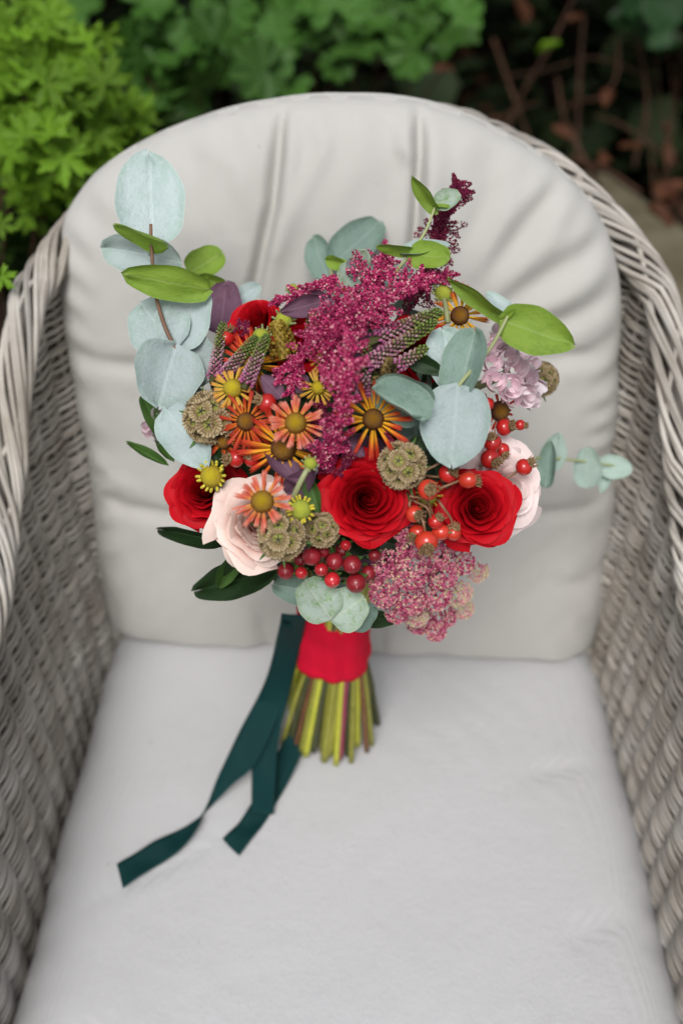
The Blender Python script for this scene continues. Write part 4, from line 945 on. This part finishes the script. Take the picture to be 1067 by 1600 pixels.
helenium(497, 606, 11, 26, HEL_YE, DISC_YE, 0.0, (0.3, 0.1), 0.6, 14, seed=10, label='small yellow helenium beside the magenta plume')
helenium(668, 775, 14, 22, HEL_YE, DISC_LI, -0.004, (0, -0.3), 0.5, 12, seed=12, label='small yellow flower behind a rose hip')
helenium(560, 435, 14, 34, HEL_YO, DISC_OC, -0.02, (0.0, 0.2), 0.6, 14, seed=13, label='yellow helenium glimpsed through the plumes')
bud(331, 744, 22, DISC_YE, 0.012, (-0.1, 0.1), stem=[(345, 775, -.0), (370, 800, -.02)], seed=1, label='yellow helenium bud over the tilted red rose')
bud(470, 796, 20, DISC_LI, 0.030, (0, 0.1), stem=[(480, 840, 0), (495, 880, -.01)], seed=2, label='lime bud in front of the blush rose')
bud(485, 724, 13, DISC_LI, 0.022, (0.1, 0.6), 10, CURL_G, stem=[(470, 752, .026), (455, 785, .020), (450, 800, 0.0)], seed=3, label='small lime bud on a bare green stalk')
bud(444, 500, 17, DISC_LI, -0.004, (0, 0.2), 14, CURL_G, seed=4, label='lime bud next to the dark cone')
bud(408, 526, 17, DISC_LI, 0.0, (0, 0.4), 12, CURL_G, seed=5, label='lime bud at a veronica tip')
bud(693, 459, 18, DISC_LI, 0.004, (0.1, 0.5), 12, CURL_G, stem=[(697, 485, .002), (699, 505, -.004)], seed=6, label='lime bud on a stalk under the dark plume')

# scabious pods
pod(328, 653, 88, 0.010, (-0.1, 0.15), 48, 1, 'largest scabious seed pod over a pale eucalyptus leaf')
pod(629, 727, 80, 0.014, (0.0, 0.1), 44, 2, 'scabious seed pod between the middle rose and the large round leaf')
pod(440, 838, 80, 0.040, (0.1, 0.0), 44, 3, 'pale scabious seed pod in front of the blush rose')
pod(503, 828, 60, 0.012, (0.15, -0.1), 40, 4, 'small scabious seed pod beside the middle red rose')
pod(846, 592, 58, -0.012, (0.3, 0.1), 40, 5, 'ochre scabious seed pod behind the lilac cluster')

# cones
dome_prof = lambda t: math.sqrt(max(0.02, 1 - (t * 0.98) ** 2.6)) * 0.95
spike((604, 556, .016), (600, 598, .004), 38, CONE, 130, 3, 3.0, 'rudbeckia_cone', 'dark rudbeckia cone under the veronica spikes', prof=dome_prof)
spike((489, 488, .004), (492, 526, -.004), 28, CONE, 110, 4, 2.6, 'rudbeckia_cone', 'slim dark rudbeckia cone beside the lime bud', prof=dome_prof)
spike((432, 500, .004), (445, 556, -.010), 42, CONE_Y, 130, 5, 3.2, 'rudbeckia_cone', 'mustard cone below the lime bud', prof=dome_prof)
for q in range(8):
    a = q * 0.8; b_ = (602 + 12 * math.cos(a), 592 + 6 * math.sin(a)); leaf(bq, b_, (b_[0] + 20 * math.cos(a), b_[1] + 9 + 9 * math.sin(a)), 8, LEAF_MD, dd(*b_) - .008, None, 10, LANCE, name='bract')

# amaranth plumes
plume([(716, 288, -.010), (700, 322, -.004), (682, 370, .0), (665, 420, .0), (640, 470, -.01)], 66, AMA_DK, 66, 46, 3.0, 1, 'dark wine plume rising behind the slim eucalyptus tip')
plume([(705, 428, .020), (660, 438, .024), (610, 462, .026), (565, 500, .02), (530, 560, .0)], 66, AMA, 34, 36, 3.4, 2, 'magenta plume reaching toward the yellow orange helenium')
plume([(545, 520, .050), (545, 565, .052), (535, 620, .045), (520, 690, .02), (510, 730, .0)], 66, AMA, 40, 40, 3.6, 3, 'magenta plume hanging down the middle, closest to the viewer')
plume([(430, 470, .0), (470, 458, .004), (520, 440, .004), (570, 430, -.004), (590, 460, -.01)], 52, AMA, 30, 30, 3.2, 4, 'magenta plume arching over the plum leaves')
plume([(452, 612, .006), (466, 570, .012), (488, 530, .018), (520, 490, .016), (545, 470, .0)], 54, AMA, 32, 32, 3.2, 5, 'magenta plume drooping beside the cones')
plume([(610, 404, -.006), (580, 440, .008), (545, 490, .028), (520, 540, .024), (515, 600, .0)], 84, AMA, 44, 38, 3.4, 6, 'broad magenta plume at the heart of the bouquet')
plume([(505, 735, .002), (500, 700, .0), (498, 660, .0), (500, 620, -.01)], 46, AMA_DK, 22, 28, 3.0, 7, 'dark wine plume below the hanging magenta plume')
# veronica
spike((349, 503, .006), (333, 590, .0), 20, None, 200, 11, 2.3, label='green tipped veronica spike at the outer edge')
spike((402, 524, .010), (346, 592, .006), 22, None, 210, 12, 2.4, label='green tipped veronica spike pointing to the lime bud')
spike((418, 522, .014), (384, 600, .010), 24, None, 210, 13, 2.5, label='pink veronica spike over the orange helenium')
spike((690, 486, .018), (585, 532, .012), 30, None, 260, 14, 2.8, label='thick green tipped veronica spike')
spike((682, 502, .022), (568, 572, .016), 26, None, 260, 15, 2.7, label='long veronica spike below the thick one')
spike((668, 542, .014), (616, 574, .010), 22, None, 90, 16, 3.0, label='short open veronica spike')
spike((575, 540, .016), (566, 620, .008), 22, None, 120, 17, 2.8, label='veronica spike beside the magenta plume')
# berries
for x, y, r_, lf, m_ in ((487, 869, 15, .014, None), (523, 877, 14, .010, None), (550, 882, 15, .014, None), (502, 890, 11, .018, BERRY_R), (471, 895, 10, .012, BERRY_R), (519, 906, 13, .018, BERRY_R), (556, 911, 16, .018, None), (447, 892, 14, .008, None), (470, 874, 11, .002, None), (535, 860, 12, .0, None), (575, 895, 12, .002, None)):
    berry(x, y, r_, lf, m_, (random.uniform(-.3, .3), random.uniform(-.3, .1)))
# small blooms and dark tips in the gaps
plume([(545, 705, .010), (535, 735, .004), (530, 770, -.01)], 34, AMA_DK, 16, 24, 2.8, 31, 'short wine plume between the hanging plume and the middle rose')
plume([(610, 690, .006), (600, 660, .0), (590, 630, -.01)], 32, AMA_DK, 14, 22, 2.8, 32, 'short wine plume beside the scabious pod and the orange helenium')
plume([(430, 600, .006), (445, 575, .0), (470, 555, -.008)], 34, AMA, 16, 24, 2.8, 33, 'short magenta plume over the russet helenium')
plume([(372, 505, .0), (392, 520, -.004), (420, 540, -.01)], 30, AMA_DK, 14, 22, 2.8, 34, 'short wine plume by the half hidden red rose')
bud(458, 452, 11, DISC_LI, 0.0, (0, 0.4), 10, CURL_G, seed=9, label='tiny lime bud above the plum leaves')
helenium(505, 560, 9, 22, HEL_YE, DISC_YE, 0.006, (0.1, 0.2), 0.7, 12, seed=21, label='tiny yellow helenium inside the magenta plumes')
helenium(350, 690, 12, 30, HEL_RD, DISC_BR, 0.002, (-0.1, -0.2), 0.7, 14, seed=22, label='russet helenium below the big scabious pod')
helenium(632, 610, 10, 26, HEL_OR, DISC_BR, -0.012, (0.1, 0.3), 0.6, 14, seed=23, label='orange helenium behind the cupped eucalyptus leaf')
for x, y, r_, lf, m_ in ((540, 852, 9, .008, BERRY_R), (505, 862, 10, .006, None), (585, 868, 10, .004, None), (462, 862, 9, .004, None), (590, 845, 9, .002, BERRY_R)): berry(x, y, r_, lf, m_)
for b_, t_, w_, m_ in (((520, 700), (500, 672), 26, LEAF_PU), ((640, 690), (668, 700), 26, LEAF_DK), ((545, 690), (570, 712), 24, LEAF_PU), ((690, 700), (700, 760), 30, LEAF_DK), ((470, 690), (500, 705), 24, LEAF_PU), ((620, 770), (640, 790), 22, LEAF_MD), ((350, 600), (338, 622), 18, LEAF_MD)):
    leaf(bq, b_, t_, w_, m_, dd(*b_) - .002, dd(*t_) - .006, random.uniform(-20, 20), OVATE, name='plum_leaf' if m_ is LEAF_PU else 'leaf')
# rose hips
H = [(669, 765, 17, (.25, .0), .030, HIP_O, 1.2, [(668, 790, .01), (660, 820, 0)], 1.0), (700, 740, 16, (.5, .3), .018, None, .8, [(680, 745, .008), (660, 742, 0)], 1.0), (731, 750, 14, (1, 0), .030, HIP_O, .3, [(700, 758, .028), (672, 768, .02)], 1.25),
     (765, 717, 16, (.6, -.4), .010, None, .7, None, 1.0), (769, 692, 15, (-.1, .7), .008, None, .7, None, 1.0), (787, 668, 14, (.8, .1), .0, None, .5, None, 1.0), (812, 664, 9, (1, -.1), .004, None, .4, None, 1.0), (784, 703, 12, (.4, -.6), -.002, None, .5, None, 1.0),
     (818, 730, 14, (.8, .5), .034, None, .4, [(800, 742, .030), (780, 752, .02)], 1.0), (647, 803, 14, (.5, -.2), .024, HIP_O, .9, [(640, 785, .02), (650, 775, .005)], 1.0), (652, 832, 14, (-.5, -.5), .018, HIP_O, .6, [(664, 815, .02)], 1.0), (680, 815, 13, (.5, .5), .024, None, .6, [(668, 795, .026), (645, 782, .016)], 1.0),
     (688, 832, 13, (1, .2), .026, HIP_O, .2, None, 1.3), (708, 833, 13, (.3, .6), .030, HIP_O, .5, [(706, 815, .03), (690, 790, .03), (684, 780, .02)], 1.0), (666, 847, 19, (.1, -.7), .036, HIP_O, .9, [(662, 820, .034), (655, 800, .026)], 1.0),
     (418, 630, 16, (-.9, .3), .006, None, .5, None, 1.0), (369, 716, 15, (-.8, .0), .004, None, .6, None, 1.0), (394, 718, 13, (-.3, .5), .000, None, .9, None, 1.0), (353, 528, 15, (.2, .5), -.008, None, .2, None, 1.0), (690, 715, 11, (.1, -.3), -.004, None, .3, None, 1.0), (760, 632, 12, (-.5, .6), .0, None, .5, None, 1.0)]
for x, y, r_, fc, lf, m_, k_, st_, sx_ in H: hip(x, y, r_, fc, lf, m_, k_, st_, sx_)
# bare brown twigs
for a_, b_, c_2 in (((612, 735), (650, 740), (690, 722)), ((640, 775), (668, 785), (682, 830))):
    stem_part(bq, [P(*q, dd(*q) - .02) for q in (a_, b_, c_2)], 0.0007, STEM_BR, 'hip_stem', 10, sides=5)
# sedum
sedum([(640, 850, 26, -.004, 0), (675, 868, 30, .002, 0), (605, 880, 28, -.004, 0), (640, 893, 34, .008, 0), (690, 895, 30, .004, 0), (720, 878, 24, -.004, 0), (745, 892, 20, -.012, 1), (600, 925, 28, .002, 0), (640, 935, 30, .010, 0), (680, 930, 28, .010, 0),
       (715, 925, 26, -.002, 1), (620, 955, 22, .004, 0), (655, 968, 26, .004, 0), (690, 960, 26, .0, 0), (722, 950, 20, -.010, 1), (680, 984, 20, -.004, 0), (650, 960, 22, .010, 1), (585, 905, 16, -.006, 0), (630, 830, 20, -.002, 0), (700, 848, 20, -.004, 0)],
      'mauve sedum flower head hanging beside the red wrap')

# --- handle: stems, wrap, ribbon
HZ = lambda z: SEAT + z
HT = np.array([HB[0], HB[1], 0.0])
tops = CW
rs = np.random.RandomState(12)
STEMS = [simple('lime stem', [(0.40, 0.42, 0.03), (0.58, 0.58, 0.07)], 0.5, rndamt=0.1, scale=70, bump=0.5, bscale=160, dist=0.002), simple('olive stem', [(0.20, 0.21, 0.025), (0.36, 0.34, 0.06)], 0.5, rndamt=0.15, scale=70, bump=0.5, bscale=160, dist=0.002), simple('rust stem', [(0.15, 0.055, 0.028), (0.24, 0.12, 0.045)], 0.6, rndamt=0.2, scale=70, bump=0.5, bscale=160, dist=0.002), simple('wine stem', [(0.26, 0.03, 0.07), (0.36, 0.07, 0.11)], 0.5, rndamt=0.1, scale=70, bump=0.5, bscale=160, dist=0.002), simple('dark stem', [(0.04, 0.05, 0.02), (0.08, 0.08, 0.03)], 0.6, rndamt=0.2, scale=70, bump=0.5, bscale=160, dist=0.002)]
# seen along the front: order from one side to the other, then the rest behind
front = [(-1.00, 0), (-.88, 1), (-.78, 4), (-.68, 2), (-.58, 1), (-.50, 0), (-.40, 4), (-.30, 1), (-.20, 2), (-.10, 1), (0, 4), (.10, 0), (.18, 1), (.27, 3), (.36, 4), (.48, 0), (.58, 1), (.66, 0), (.74, 2), (.82, 1), (.95, 1), (1.05, 4)]
allst = [(u, -math.sqrt(max(0.0, 1 - min(1, abs(u)) ** 2)), c, 0.0) for u, c in front]
for i in range(26):
    a = rs.uniform(0, 6.28); q = math.sqrt(rs.uniform(0, 0.8)); allst.append((q * math.cos(a), q * math.sin(a), int(rs.choice([1, 2, 4, 0, 1])), rs.uniform(0, 0.02)))
WZ0, WZ1 = 0.122, 0.228
for u, v_, c, up_ in allst:
    r1 = 0.046; r0 = 0.030
    b0 = np.array([HT[0] + u * r1 + rs.normal() * 0.0045, HT[1] + v_ * r1 * 0.8 + 0.004 + rs.normal() * 0.003, HZ(0.004 + up_ + abs(rs.normal()) * 0.008)])
    tw = 0.35; ca, sa = math.cos(tw), math.sin(tw)
    mid = np.array([HT[0] + 0.004 + (u * ca - v_ * sa) * 0.024, HT[1] + (u * sa + v_ * ca) * 0.024, HZ(0.17)])
    dr = nrm(np.array([(u * ca - v_ * sa), (u * sa + v_ * ca), 0.0]) + 1e-6); top = CW + np.array([dr[0] * 0.07 * abs(u), dr[1] * 0.07, 0.0]) + np.array([0, 0, rs.uniform(-0.03, 0.02)])
    th_ = rs.uniform(0.0019, 0.0036) * (1.4 if c == 3 else 1.0) * (1.25 if c == 0 else 1.0)
    stem_part(bq, [b0, b0 * 0.55 + mid * 0.45 + np.array([0, -0.001, 0]), mid, mid * 0.45 + top * 0.55 + np.array([0, 0, 0.0]), top], (th_ * 1.05, th_ * 0.7), STEMS[c], 'cut_stem', 24)
nA, nZ = 64, 22; V, UVs = [], []
for i in range(nZ):
    t = i / (nZ - 1); z = lerp(WZ0, WZ1, t)
    for j in range(nA):
        a = j * 2 * math.pi / nA; rad = 0.0312 + 0.0009 * math.sin(7 * a + 2 * t) + 0.0008 * math.sin(11 * a) * (1 - t) + 0.0007 * math.sin(t * 19 + 2.2 * a) + 0.0010 * math.sin(a * 2 + t * 7) * (1 - t) + 0.002 * (1 - t) ** 4
        zz = z + 0.0025 * math.sin(a * 3 + 1) * (1 - t) ** 2 - 0.003 * math.cos(a) * (1 - t)
        V.append((rad * math.cos(a), rad * math.sin(a) * 0.95, zz)); UVs.append((j / nA * 2, t))
rim_in = [(x * 0.9, y * 0.9, z) for x, y, z in V[:nA]]; UVi = UVs[:nA]
V2 = rim_in + V; me = mesh('wrap', V2, grid_faces(nZ + 1, nA, True), WRAP); setuv(me, UVi + UVs)
link('wrap', me, Matrix.Translation((HT[0] + 0.004, HT[1], SEAT)), bq, 'red woolly band around the stems')
def ribbon(pairs, n=40, th_=0.0005):
    """pairs: ((left px, py, height over seat), (right px, py, height))"""
    A = spline([G(x, y, z) for (x, y, z), _ in pairs], n); B = spline([G(x, y, z) for _, (x, y, z) in pairs], n)
    nu = 6; V, UVs = [], []; o = A[0]
    for i in range(n):
        for j in range(nu + 1):
            u = j / nu; p = A[i] * (1 - u) + B[i] * u + np.array([0, 0, 0.0009 * math.sin(i * 0.55 + u * 2.2) + 0.0016 * (2 * u - 1) ** 2]); V.append(p - o); UVs.append((u, i / n * 8))
    me = mesh('ribbon_tail', V, grid_faces(n, nu + 1), RIB); setuv(me, UVs)
    ob = link('ribbon_tail', me, Matrix.Translation(Vector(o)), bq); md = ob.modifiers.new('thickness', 'SOLIDIFY'); md.thickness = th_; return ob
ribbon([((440, 960, .21), (480, 962, .21)), ((432, 1010, .155), (470, 1010, .155)), ((414, 1070, .095), (455, 1075, .095)), ((402, 1120, .058), (440, 1135, .058)), ((394, 1170, .036), (432, 1190, .036)), ((393, 1225, .018), (430, 1230, .018)), ((393, 1272, .006), (428, 1273, .006))])
ribbon([((438, 975, .20), (470, 975, .19)), ((416, 1060, .10), (452, 1075, .09)), ((372, 1150, .045), (405, 1185, .04)), ((345, 1205, .026), (362, 1230, .022)), ((322, 1262, .012), (323, 1268, .004)), ((300, 1288, .004), (312, 1290, .012)), ((262, 1306, .003), (283, 1330, .006)), ((225, 1326, .003), (240, 1358, .003)), ((183, 1352, .003), (193, 1390, .003))], 60)
ribbon([((462, 1120, .05), (492, 1130, .05)), ((440, 1165, .020), (476, 1170, .020)), ((405, 1235, .004), (442, 1240, .004)), ((378, 1280, .003), (410, 1292, .003)), ((348, 1313, .003), (374, 1338, .003))])

# ------------------------------------------------------------------ garden behind
def fan_leaf(name, m, lobes, depth_, sub, cup, seed, n_in=3):
    """palmate leaf outline cut into lobes, built as rings from the stalk; unit size about 1 across"""
    r = np.random.RandomState(seed); na = 12 * lobes + 1; V, F = [], []
    for k_ in range(n_in + 1):
        t = k_ / n_in
        for j in range(na):
            a = lerp(-2.55, 2.55, j / (na - 1)); ph = (j / (na - 1)) * lobes
            lob = abs(math.sin(ph * math.pi)) ** 0.7; edge = (1 - depth_) + depth_ * lob
            edge *= 1 + sub * math.sin(ph * math.pi * 6)
            edge *= 0.62 + 0.38 * math.cos(a * 0.55)
            rr_ = 0.62 * edge * (t if k_ < n_in else 1.0)
            V.append((rr_ * math.sin(a), rr_ * math.cos(a), cup * rr_ ** 2 + 0.05 * t * math.cos(ph * 2 * math.pi) + 0.03 * r.normal() * t))
    return mesh(name, V, grid_faces(n_in + 1, na), m)
CUT = [fan_leaf('leaf', SHRUB_L, 5, 0.74, 0.16, 0.35, q) for q in range(5)]
RND = [fan_leaf('leaf', ROUND_L, 7, 0.22, 0.02, 0.25, q + 20) for q in range(5)]
def scatter(par, cells, count, meshes, size, seed, up=0.7, rest=None):
    """leaves round (px, py, spread px, depth, spread depth) clumps"""
    r = np.random.RandomState(seed)
    wts = np.array([c[2] ** 2 for c in cells], float); wts /= wts.sum()
    for i in range(count):
        c = cells[r.choice(len(cells), p=wts)]; p = P(c[0] + r.normal() * c[2] * 0.55, c[1] + r.normal() * c[2] * 0.55, c[3] + r.normal() * c[4])
        z = nrm(np.array([0, 0, 1.0]) * up + nrm(CAM - p) * 0.55 + r.normal(size=3) * 0.42); s = size * r.uniform(0.65, 1.25)
        link('leaf', meshes[r.randint(len(meshes))], frame(p, z, nrm(r.normal(size=3)), r.uniform(0, 6)) @ Matrix.Scale(s, 4), par)
def branches(par, foot, cells, m, seed, r0=0.006):
    r = np.random.RandomState(seed)
    for c in cells:
        top = P(c[0], c[1], c[3]); b = np.array(foot) + np.array([r.uniform(-.06, .06), r.uniform(-.05, .05), 0]); mid = b * 0.5 + top * 0.5 + np.array([r.uniform(-.05, .05), 0.06, 0.08])
        stem_part(par, [b, mid, top], (r0, r0 * 0.35), m, 'branch', 14, sides=6)
def stuff_leaves(par, name, pts, m, size, seed, proto, world=None):
    r = np.random.RandomState(seed); mb = MB(); pv = np.array([q.co[:] for q in proto.vertices]); pf = [tuple(q.vertices) for q in proto.polygons]
    for p in pts:
        z = nrm(np.array([0, 0, 0.8]) + r.normal(size=3) * 0.5); fr = np.array(frame(p * 0, z, nrm(r.normal(size=3)), r.uniform(0, 6)).to_3x3()); mb.add(pv @ fr.T * size * r.uniform(0.6, 1.3) + p, pf)
    me = mb.mesh(name, m)
    o = link(name, me, None, par); o['kind'] = 'stuff'; return o
# bright lobed shrub
CL = [(20, 70, 60, 1.24, .05), (90, 100, 60, 1.26, .05), (40, 150, 70, 1.18, .05), (120, 165, 60, 1.20, .05), (170, 215, 50, 1.22, .05), (70, 215, 60, 1.15, .04), (20, 225, 50, 1.2, .05), (135, 260, 40, 1.16, .03), (60, 310, 45, 1.22, .05), (200, 190, 40, 1.3, .05), (10, 120, 60, 1.3, .05), (40, 30, 50, 1.4, .06)]
s1 = thing('lobed_shrub', 'bright green shrub with small deeply cut leaves behind the chair arm', 'shrub', (-0.55, 1.25, -0.05))
branches(s1, (-0.55, 1.25, -0.05), CL, TWIG, 3)
scatter(s1, CL, 230, CUT, 0.050, 4)
for q, (x, y, d, sz) in enumerate(((100, 245, 1.08, 0.052), (118, 262, 1.10, 0.04), (2, 432, 0.84, 0.022), (0, 350, 0.95, 0.025), (72, 130, 1.08, 0.05))):
    p = P(x, y, d); link('leaf', CUT[q % 5], frame(p, nrm(nrm(CAM - p) + np.array([0, 0, 0.3])), -UP, 0.4 * q) @ Matrix.Scale(sz, 4), s1)
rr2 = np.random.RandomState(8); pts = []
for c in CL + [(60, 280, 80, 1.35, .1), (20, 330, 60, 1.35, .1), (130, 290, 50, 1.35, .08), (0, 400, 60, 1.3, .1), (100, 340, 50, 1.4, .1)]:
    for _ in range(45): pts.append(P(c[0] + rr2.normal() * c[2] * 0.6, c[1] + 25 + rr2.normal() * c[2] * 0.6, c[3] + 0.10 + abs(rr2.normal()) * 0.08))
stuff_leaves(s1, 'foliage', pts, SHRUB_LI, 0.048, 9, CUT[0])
# rounded-leaf plants
CR = [(250, 60, 50, 1.75, .06), (330, 40, 50, 1.8, .06), (400, 60, 45, 1.8, .06), (450, 20, 45, 1.85, .06), (230, 120, 40, 1.7, .05), (300, 130, 40, 1.72, .05), (430, 120, 35, 1.75, .04), (500, 70, 40, 1.85, .05), (540, 90, 30, 1.85, .05), (220, 20, 50, 1.85, .06), (120, 20, 60, 1.9, .08), (380, 100, 30, 1.75, .04)]
s2 = thing('round_leaved_plant', 'clump of blue green scalloped leaves behind the top of the chair', 'plant', (-0.2, 1.9, -0.05))
branches(s2, (-0.2, 1.9, -0.05), CR, TWIG, 6, 0.004); scatter(s2, CR, 48, RND, 0.088, 7, 0.6)
CR2 = [(600, 40, 35, 2.0, .05), (650, 30, 35, 2.0, .05), (710, 20, 30, 2.0, .04), (740, 45, 18, 1.95, .03), (560, 20, 30, 2.0, .04)]
s3 = thing('round_leaved_plant', 'smaller scalloped leaf plant beside the dark bare soil', 'plant', (0.05, 2.2, -0.05))
branches(s3, (0.05, 2.2, -0.05), CR2, TWIG, 16, 0.004); scatter(s3, CR2, 26, RND, 0.095, 17, 0.6)
s4 = thing('ivy_plant', 'dim dark green leaves low in the shaded corner', 'plant', (0.95, 2.75, -0.05))
CR3 = [(1040, 70, 30, 2.5, .05), (1030, 30, 30, 2.6, .05), (1060, 50, 25, 2.5, .05), (980, 20, 25, 2.7, .05)]
branches(s4, (0.95, 2.75, -0.05), CR3, TWIG, 26, 0.004); scatter(s4, CR3, 14, [leaf_mesh('leaf', DIM_L, OVATE, 0.1, 0.03, 5, 7, 9)], 0.085, 27, 0.4)
# dark hedge of undergrowth at the back
rr3 = np.random.RandomState(18); pts = []
for _ in range(5200):
    x = rr3.uniform(-3.6, 3.6); y = rr3.uniform(2.9, 4.8); z = rr3.uniform(0, 1) ** 1.2 * min(1.75, 0.1 + (y - 2.9) * 1.6)
    pts.append(np.array([x, y, z]))
for _ in range(4200):      # unseen hedge overhang, added to shade the bed
    y = rr3.uniform(1.9, 4.8); pts.append(np.array([rr3.uniform(-3.2, 3.2), y, rr3.uniform(1.55 + 0.25 * max(0, 3.0 - y), 2.6)]))
hg = thing('hedge', 'dark shaded hedge filling the space behind the plants', 'hedge', (0, 3.9, 0))
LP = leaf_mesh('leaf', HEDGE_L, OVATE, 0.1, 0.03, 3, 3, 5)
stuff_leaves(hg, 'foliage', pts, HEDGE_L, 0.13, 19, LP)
rb = np.random.RandomState(21)
for i in range(40):
    x, y = rb.uniform(-2.5, 2.5), rb.uniform(3.2, 4.5); stem_part(hg, [(x, y, -0.05), (x + rb.uniform(-.2, .2), y + rb.uniform(-.1, .1), 0.6), (x + rb.uniform(-.4, .4), y + rb.uniform(-.2, .2), 1.5)], (0.018, 0.006), TWIG, 'branch', 12, sides=6)
# bare twigs and rust leaves in the bed
tw = thing('bare_shrub', 'bare brown twiggy shrub with a few rusty leaves above the paving', 'shrub', (0.75, 3.0, -0.05))
for path, r_ in (([(760, 330, 2.7), (800, 180, 2.6), (860, 70, 2.5), (905, -20, 2.5)], .010), ([(960, 340, 2.5), (900, 225, 2.5), (880, 180, 2.55), (870, 120, 2.6)], .010), ([(880, 170, 2.5), (905, 158, 2.45), (935, 152, 2.4), (962, 120, 2.45), (965, 60, 2.5)], .008), ([(700, 260, 2.9), (790, 180, 2.8), (840, 160, 2.8)], .009),
                 ([(830, 270, 2.6), (880, 250, 2.5), (940, 262, 2.4), (1000, 300, 2.35)], .010), ([(780, 120, 2.8), (850, 110, 2.7), (930, 90, 2.7), (1010, 120, 2.7)], .007), ([(990, 260, 2.6), (1010, 160, 2.6), (1000, 60, 2.7)], .008), ([(900, 250, 2.5), (905, 120, 2.55), (912, 20, 2.6)], .009), ([(770, 60, 2.7), (820, 200, 2.7), (850, 280, 2.7)], .008), ([(1060, 260, 2.6), (980, 200, 2.6), (930, 180, 2.6)], .006)):
    stem_part(tw, [P(*q) for q in path], (r_ * 0.7, r_ * 0.4), TWIG, 'branch', 20, sides=6)
for q, (x, y, d, s_) in enumerate(((820, 35, 2.5, .07), (840, 80, 2.45, .06), (1030, 310, 2.3, .09), (1010, 322, 2.3, .08), (1055, 320, 2.32, .07), (890, 215, 2.4, .05), (935, 255, 2.4, .06), (885, 35, 2.45, .05), (1040, 260, 2.4, .06), (760, 175, 2.5, .06), (790, 190, 2.45, .06), (1000, 230, 2.5, .05), (950, 140, 2.4, .05), (705, 110, 2.6, .05), (1045, 215, 2.5, .05))):
    p = P(x, y, d); link('leaf', get_leaf(DRYLEAF if q != 1 else SHRUB_L, OVATE, 0.25, 0.06, 0.2), frame(p, nrm(np.array([0, -0.2, 1.0]) + rb.normal(size=3) * .5), UP, rb.uniform(0, 6)) @ Matrix.Diagonal((s_ * .6, s_, s_, 1)), tw)
# leaf litter
lt = [np.array([rb.uniform(-0.4, 2.4), rb.uniform(2.5, 3.9), 0]) for _ in range(700)]
for q in lt: q[2] = -0.03 + 0.75 * float(sstep(2.9, 5.2, q[1])) + rb.uniform(0, .03)
lt = [q for q in lt if not (q[0] < 1.0 + (2.6 - q[1]) * 0.4 and q[1] < 3.05)]
me_ = stuff_leaves(None, 'litter', lt, simple('brown litter', [(0.03, 0.015, 0.008), (0.09, 0.045, 0.025)], 0.85, 0.1, rnd='island', rndamt=0.5), 0.06, 22, LP)
tag(me_, 'brown fallen leaves scattered over the dark bed', 'leaf litter')
